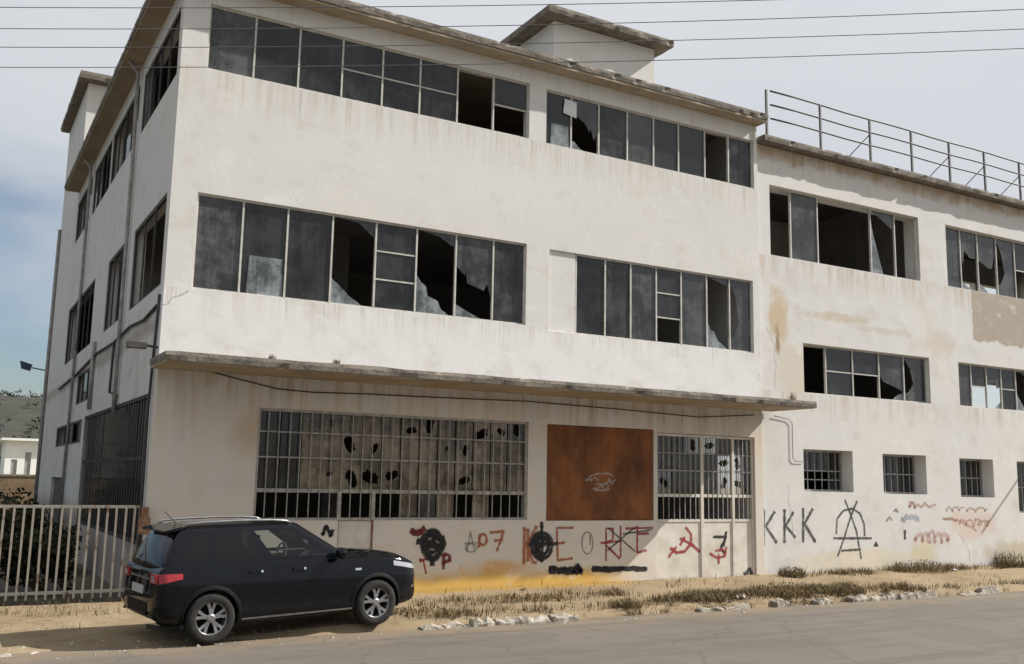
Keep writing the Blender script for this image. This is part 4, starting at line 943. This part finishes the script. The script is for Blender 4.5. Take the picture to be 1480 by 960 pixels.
# greenhouse as rings from belt to roof
def ring(t):
    e = t ** 1.25
    xr = -.70 + (.30) * t ** 1.1; xf = 2.12 + (1.38 - 2.12) * t ** .93; hw = .815 + (.60 - .815) * t ** 1.35; z = 1.035 + (1.515 - 1.035) * t
    r = .16; P = []
    for k in range(9): u = -1 + 2 * k / 8; P.append((xf + .10 * (1 - u * u) - .0, u * (hw - r * .7), z))       # windscreen, right to left (y- to y+)
    for k in range(1, 4): a = PI / 2 * k / 4; P.append((xf - r * (1 - math.cos(a)) * 1.2, hw - r * .7 * (1 - math.sin(a)), z))
    for k in range(21): u = k / 20; P.append((xf - r * 1.2 + (xr + r - (xf - r * 1.2)) * u, hw + .012 * math.sin(PI * u), z))
    for k in range(1, 4): a = PI / 2 * k / 4; P.append((xr + r * (1 - math.sin(a)), hw - r * .8 * (1 - math.cos(a)), z))
    for k in range(9): u = 1 - 2 * k / 8; P.append((xr - .05 * (1 - u * u), u * (hw - r * .8), z))
    for k in range(1, 4): a = PI / 2 * (1 - k / 4); P.append((xr + r * (1 - math.sin(a)), -(hw - r * .8 * (1 - math.cos(a))), z))
    for k in range(21): u = 1 - k / 20; P.append((xf - r * 1.2 + (xr + r - (xf - r * 1.2)) * u, -(hw + .012 * math.sin(PI * u)), z))
    for k in range(1, 4): a = PI / 2 * (1 - k / 4); P.append((xf - r * (1 - math.cos(a)) * 1.2, -(hw - r * .7 * (1 - math.sin(a))), z))
    return P
TS = [-.06, .0, .10, .22, .34, .46, .58, .70, .80, .88, 1.0]
rings = [ring(max(0, t)) if t >= 0 else [(x, y, 1.0) for x, y, z in ring(0)] for t in TS]
NR = len(rings[0])
# segment index ranges on the ring
iW = range(0, 8); iL = range(12, 32); iR_ = range(35, 43); iRt = range(47, 67)
def win_of(j, k):
    if not (2 <= j < 9): return None
    k %= NR
    if k in iW and 0 <= k < 8 and 2 <= j: return 'windscreen'
    if 35 <= k < 43: return 'rear_window' if j < 8 else None
    s_ = None
    if 12 <= k <= 30: s_ = k - 12; sd = 'l'
    elif 48 <= k <= 66: s_ = 66 - k; sd = 'r'
    if s_ is None or j >= 9: return None
    if 0 <= s_ <= 6: return 'front_window_' + sd
    if 8 <= s_ <= 13: return 'back_window_' + sd
    if 15 <= s_ <= 17 and j < 8: return 'quarter_window_' + sd
    return None
V = [p for r in rings for p in r]; F = []; WF = {}
for j in range(len(rings) - 1):
    for k in range(NR):
        q = (j * NR + k, j * NR + (k + 1) % NR, (j + 1) * NR + (k + 1) % NR, (j + 1) * NR + k); wn_ = win_of(j, k)
        if wn_: WF.setdefault(wn_, []).append(q)
        else: F.append(q)
# crowned roof
top = rings[-1]; base = (len(rings) - 1) * NR
cxr = sum(p[0] for p in top) / NR; prev = base
for s_, dz in ((.93, .025), (.8, .045), (.55, .062), (.25, .07)):
    b = len(V); V += [(cxr + (p[0] - cxr) * s_, p[1] * s_, 1.515 + dz) for p in top]
    for k in range(NR): F.append((prev + k, prev + (k + 1) % NR, b + (k + 1) % NR, b + k))
    prev = b
F.append(tuple(prev + k for k in range(NR)))
cab = mesh_obj('cabin_shell', V, F, M['paint'], CAR, keep=False, smooth=True); cab.data.set_sharp_from_angle(angle=math.radians(40))
for nme, fs in WF.items():
    ids = sorted({i for f_ in fs for i in f_}); mp_ = {i: k for k, i in enumerate(ids)}
    gm = M['cglass'] if nme.startswith(('windscreen', 'front')) else M['cprivacy']
    mesh_obj({'w': 'windscreen', 'r': 'rear_window', 'f': 'side_window', 'b': 'side_window', 'q': 'side_window'}[nme[0]], [tuple(c * .998 if a == 1 else c for a, c in enumerate(V[i])) for i in ids], [tuple(mp_[i] for i in f_) for f_ in fs], gm, CAR, keep=False, smooth=True)
# cabin inside
MB().box(-.5, 1.95, -.7, .7, .45, .55).box(1.55, 2.0, -.68, .68, .6, 1.06).build('cabin_floor', M['cabin'], CAR, keep=False)
def seat(x, y, w_):
    mb = MB()
    V = [(x - .25, y - w_, .55), (x + .25, y - w_, .55), (x + .25, y + w_, .55), (x - .25, y + w_, .55), (x - .25, y - w_, .72), (x + .25, y - w_, .76), (x + .25, y + w_, .76), (x - .25, y + w_, .72)]
    mb.add(V, [(0, 1, 2, 3), (4, 5, 6, 7), (0, 1, 5, 4), (1, 2, 6, 5), (2, 3, 7, 6), (3, 0, 4, 7)])
    V = [(x - .25, y - w_, .7), (x - .12, y - w_, .7), (x - .12, y + w_, .7), (x - .25, y + w_, .7), (x - .42, y - w_ * .8, 1.2), (x - .32, y - w_ * .8, 1.22), (x - .32, y + w_ * .8, 1.22), (x - .42, y + w_ * .8, 1.2)]
    mb.add(V, [(0, 1, 2, 3), (4, 5, 6, 7), (0, 1, 5, 4), (1, 2, 6, 5), (2, 3, 7, 6), (3, 0, 4, 7)]); mb.box(x - .44, x - .34, y - .12, y + .12, 1.23, 1.38)
    mb.build('seat', M['cabin'], CAR, keep=False)
seat(1.15, -.36, .24); seat(1.15, .36, .24); seat(.2, -.36, .3); seat(.2, .36, .3)
st = MB().tube([(1.48 + .05 * math.cos(a), .36 + .18 * math.sin(a), 1.02 + .17 * math.cos(a)) for a in np.linspace(0, 2 * PI, 19)], .014, 6).build('steering_wheel', M['cabin'], CAR, keep=False)
# surface patches on the lower body
def patch(name, mat, xa, xb, za, zb, side, off=.008, nx=8, nz=5, shape=None, parent=None, th=.02):
    V = []; F = []
    for i in range(nx + 1):
        for j in range(nz + 1):
            u, v_ = i / nx, j / nz; x = xa + (xb - xa) * u; z0, z1 = (za, zb) if not shape else shape(u); z = z0 + (z1 - z0) * v_
            y = side_y(max(-.81, min(3.355, x)), z) + off; V.append((x, side * y, z))
    m = len(V); V += [(x, y - side * th, z) for x, y, z in V]
    g = lambda i, j: i * (nz + 1) + j
    for i in range(nx):
        for j in range(nz): F += [(g(i, j), g(i + 1, j), g(i + 1, j + 1), g(i, j + 1)), (m + g(i, j), m + g(i + 1, j), m + g(i + 1, j + 1), m + g(i, j + 1))]
    for i in range(nx): F += [(g(i, 0), g(i + 1, 0), m + g(i + 1, 0), m + g(i, 0)), (g(i, nz), g(i + 1, nz), m + g(i + 1, nz), m + g(i, nz))]
    for j in range(nz): F += [(g(0, j), g(0, j + 1), m + g(0, j + 1), m + g(0, j)), (g(nx, j), g(nx, j + 1), m + g(nx, j + 1), m + g(nx, j))]
    o = mesh_obj(name, V, F, mat, parent or CAR, keep=False, smooth=True); o.data.set_sharp_from_angle(angle=math.radians(40)); return o
for sd in (-1, 1):
    # tail lamp: side wedge and rear block
    patch('tail_lamp', M['tail'], -.755, -.40, .84, .97, sd, .010, 8, 4, lambda u: (.825 + .055 * u, .955 - .005 * u))
    MB().box(-.802, -.735, min(sd * .52, sd * .765), max(sd * .52, sd * .765), .83, .95).build('tail_lamp', M['tail'], CAR, keep=False)
    MB().box(-.808, -.795, min(sd * .60, sd * .70), max(sd * .60, sd * .70), .85, .93).build('reverse_lamp', M['lamp'], CAR, keep=False)
    # head lamp and fog lamp
    patch('head_lamp', M['lamp'], 2.80, 3.30, .7, .85, sd, .008, 8, 4, lambda u: (.86 - .09 * u, .93 - .09 * u))
    patch('fog_lamp', M['chrome'], 3.18, 3.27, .48, .54, sd, .006, 3, 2)
    # plastic lower cladding with pale strip
    patch('sill_cladding', M['clad'], .36, 2.14, .22, .38, sd, .012, 12, 3); patch('sill_strip', M['alloy'], .42, 2.1, .275, .30, sd, .018, 12, 1, th=.01)
    patch('bumper_cladding', M['clad'], -.80, -.37, .36, .52, sd, .010, 8, 3); patch('bumper_cladding', M['clad'], 2.87, 3.33, .36, .50, sd, .010, 8, 3)
    # door seams and handles
    for x in (.42, 1.02, 1.93): patch('door_seam', M['clad'], x, x + .009, .40, 1.02, sd, .0015, 1, 8, th=.004)
    for x in (.52, 1.16):
        h = patch('door_handle', M['paint'], x, x + .20, .90, .93, sd, .035, 5, 2, th=.02)
        patch('handle_mount', M['chrome'], x + .155, x + .185, .9, .93, sd, .037, 1, 1, parent=h, th=.03)
    patch('emblem', M['chrome'], 2.14, 2.24, .83, .86, sd, .008, 2, 1, th=.006)
    # mirror
    V = []
    ms_ = MB(); cx_, cy_, cz_ = 1.86, sd * .97, 1.10
    for i in range(7):
        for j in range(10): a = PI * (i + .3) / 6.6; b = 2 * PI * j / 10; V.append((cx_ + .075 * math.cos(a) , cy_ + .12 * math.sin(a) * math.cos(b), cz_ + .085 * math.sin(a) * math.sin(b)))
    ms_.add(V, [(i * 10 + j, i * 10 + (j + 1) % 10, (i + 1) * 10 + (j + 1) % 10, (i + 1) * 10 + j) for i in range(6) for j in range(10)] + [tuple(range(10)), tuple(60 + j for j in range(10))])
    mr = ms_.tube([(1.9, sd * .80, 1.05), (1.87, sd * .9, 1.08)], .025, 6).build('mirror', M['paint'], CAR, keep=False, smooth=True)
    # roof rail
    rr = MB().tube([(-.34, sd * .575, 1.535), (-.28, sd * .58, 1.585), (0, sd * .585, 1.60), (.5, sd * .588, 1.605), (.95, sd * .585, 1.595), (1.16, sd * .575, 1.575), (1.24, sd * .565, 1.54)], .017, 8).build('roof_rail', M['alloy'], CAR, keep=False, smooth=True)
    # arch cladding and wheels
    for ax in (0, 2.5):
        V = []; F = []; na = 26
        for i in range(na + 1):
            a = math.radians(-14 + 208 * i / na)
            for r in (.380, .405, .435):
                x = ax + r * math.cos(a); z = WR + r * math.sin(a); z = max(z, .21); y = side_y(max(-.80, min(3.3, x)), max(z, .26)) + (.016 if r < .42 else .004); V.append((x, sd * y, z))
            V.append((ax + .378 * math.cos(a), sd * .70, WR + .378 * math.sin(a)))
        for i in range(na):
            for a, b in ((0, 1), (1, 2), (3, 0)): F.append((i * 4 + a, (i + 1) * 4 + a, (i + 1) * 4 + b, i * 4 + b))
        ac = mesh_obj('arch_cladding', V, F, M['clad'], CAR, keep=False, smooth=True); ac.data.set_sharp_from_angle(angle=math.radians(35))
def lathe(prof, n=36):
    V = []; F = []
    for i in range(n):
        a = 2 * PI * i / n
        for r, y in prof: V.append((r * math.cos(a), y, r * math.sin(a)))
    m = len(prof)
    for i in range(n):
        for k in range(m - 1): F.append((i * m + k, ((i + 1) % n) * m + k, ((i + 1) % n) * m + k + 1, i * m + k + 1))
    return V, F
tyV, tyF = lathe([(.215, -.10), (.225, -.105), (.27, -.112), (.315, -.105), (.331, -.085), (.335, -.05), (.335, .05), (.331, .085), (.315, .105), (.27, .11), (.225, .10)])
rmV, rmF = lathe([(.225, -.103), (.219, -.098), (.205, -.09), (.200, -.03), (.200, .05)])
bkV, bkF = lathe([(.201, .02), (.12, .02), (.0005, .02)])
def wheel(ax, sd):
    R_ = Matrix.Rotation(0 if sd < 0 else PI, 4, 'Z')
    o = mesh_obj('wheel', [R_ @ Vector(v) for v in rmV], rmF, M['alloy'], CAR, keep=False, smooth=True); o.location = (ax, sd * RT, WR)
    t = mesh_obj('tyre', [R_ @ Vector(v) for v in tyV], tyF, M['tyre'], o, keep=False, smooth=True)
    b = mesh_obj('brake_disc', [R_ @ Vector(v) for v in bkV], bkF, M['clad'], o, keep=False)
    V = []; F = []
    for s_ in range(5):
        for dlt in (-.20, .20):
            a0 = 2 * PI * s_ / 5 + .3; 
            for r, w_, y, aa in ((.045, .020, -.085, a0 + dlt * .35), (.12, .019, -.082, a0 + dlt * .75), (.206, .022, -.09, a0 + dlt * 1.15)):
                c, sn = math.cos(aa), math.sin(aa)
                for q, dy in ((-1, 0), (1, 0), (1, .03), (-1, .03)): V.append(R_ @ Vector((r * c - q * w_ * sn, y + dy, r * sn + q * w_ * c)))
            k = len(V) - 12
            for i in range(2):
                for q in range(4): F.append((k + i * 4 + q, k + i * 4 + (q + 1) % 4, k + i * 4 + 4 + (q + 1) % 4, k + i * 4 + 4 + q))
    hb = len(V); hv, hf = lathe([(.0005, -.095), (.04, -.094), (.058, -.085), (.06, -.05)], 16); V += [R_ @ Vector(v) for v in hv]; F += [tuple(i + hb for i in f_) for f_ in hf]
    mesh_obj('spokes', V, F, M['alloy'], o, keep=False)
for ax in (0, 2.5):
    for sd in (-1, 1): wheel(ax, sd)
# rear end: spoiler, bumper insert, plate, wiper
V = [(-.60, -.56, 1.50), (-.60, .56, 1.50), (-.30, .58, 1.56), (-.30, -.58, 1.56), (-.58, -.56, 1.475), (-.58, .56, 1.475), (-.34, .58, 1.51), (-.34, -.58, 1.51)]
mesh_obj('spoiler', V, [(0, 1, 2, 3), (4, 5, 6, 7), (0, 1, 5, 4), (1, 2, 6, 5), (2, 3, 7, 6), (3, 0, 4, 7)], M['paint'], CAR, keep=False)
MB().box(-.828, -.80, -.45, .45, .40, .56).build('bumper_insert', M['clad'], CAR, keep=False); MB().box(-.822, -.80, -.26, .26, .66, .77).build('number_plate', M['plate'], CAR, keep=False)
MB().box(-.80, -.765, -.42, .42, .86, .885).build('tailgate_trim', M['chrome'], CAR, keep=False)
MB().box(3.33, 3.375, -.42, .42, .62, .74).build('radiator_grille', M['clad'], CAR, keep=False); MB().box(3.34, 3.36, -.5, .5, .40, .56).build('air_intake', M['clad'], CAR, keep=False)
MB().tube([(-.25, 0, 1.57), (-.42, 0, 1.74)], .006, 6).build('antenna', M['clad'], CAR, keep=False)
MB().tube([(-.02, -.35, .16), (-.60, -.35, .2), (-.78, -.36, .24)], .03, 8).build('exhaust_pipe', M['rail'], CAR, keep=False)

# shorten the overhangs to the car's real proportions
for o in CAR.children:
    if o.name.startswith('wheel'): continue
    for v in o.data.vertices:
        if v.co.x < -.45: v.co.x = -.45 + (v.co.x + .45) * .80
        elif v.co.x > 2.95: v.co.x = 2.95 + (v.co.x - 2.95) * .85
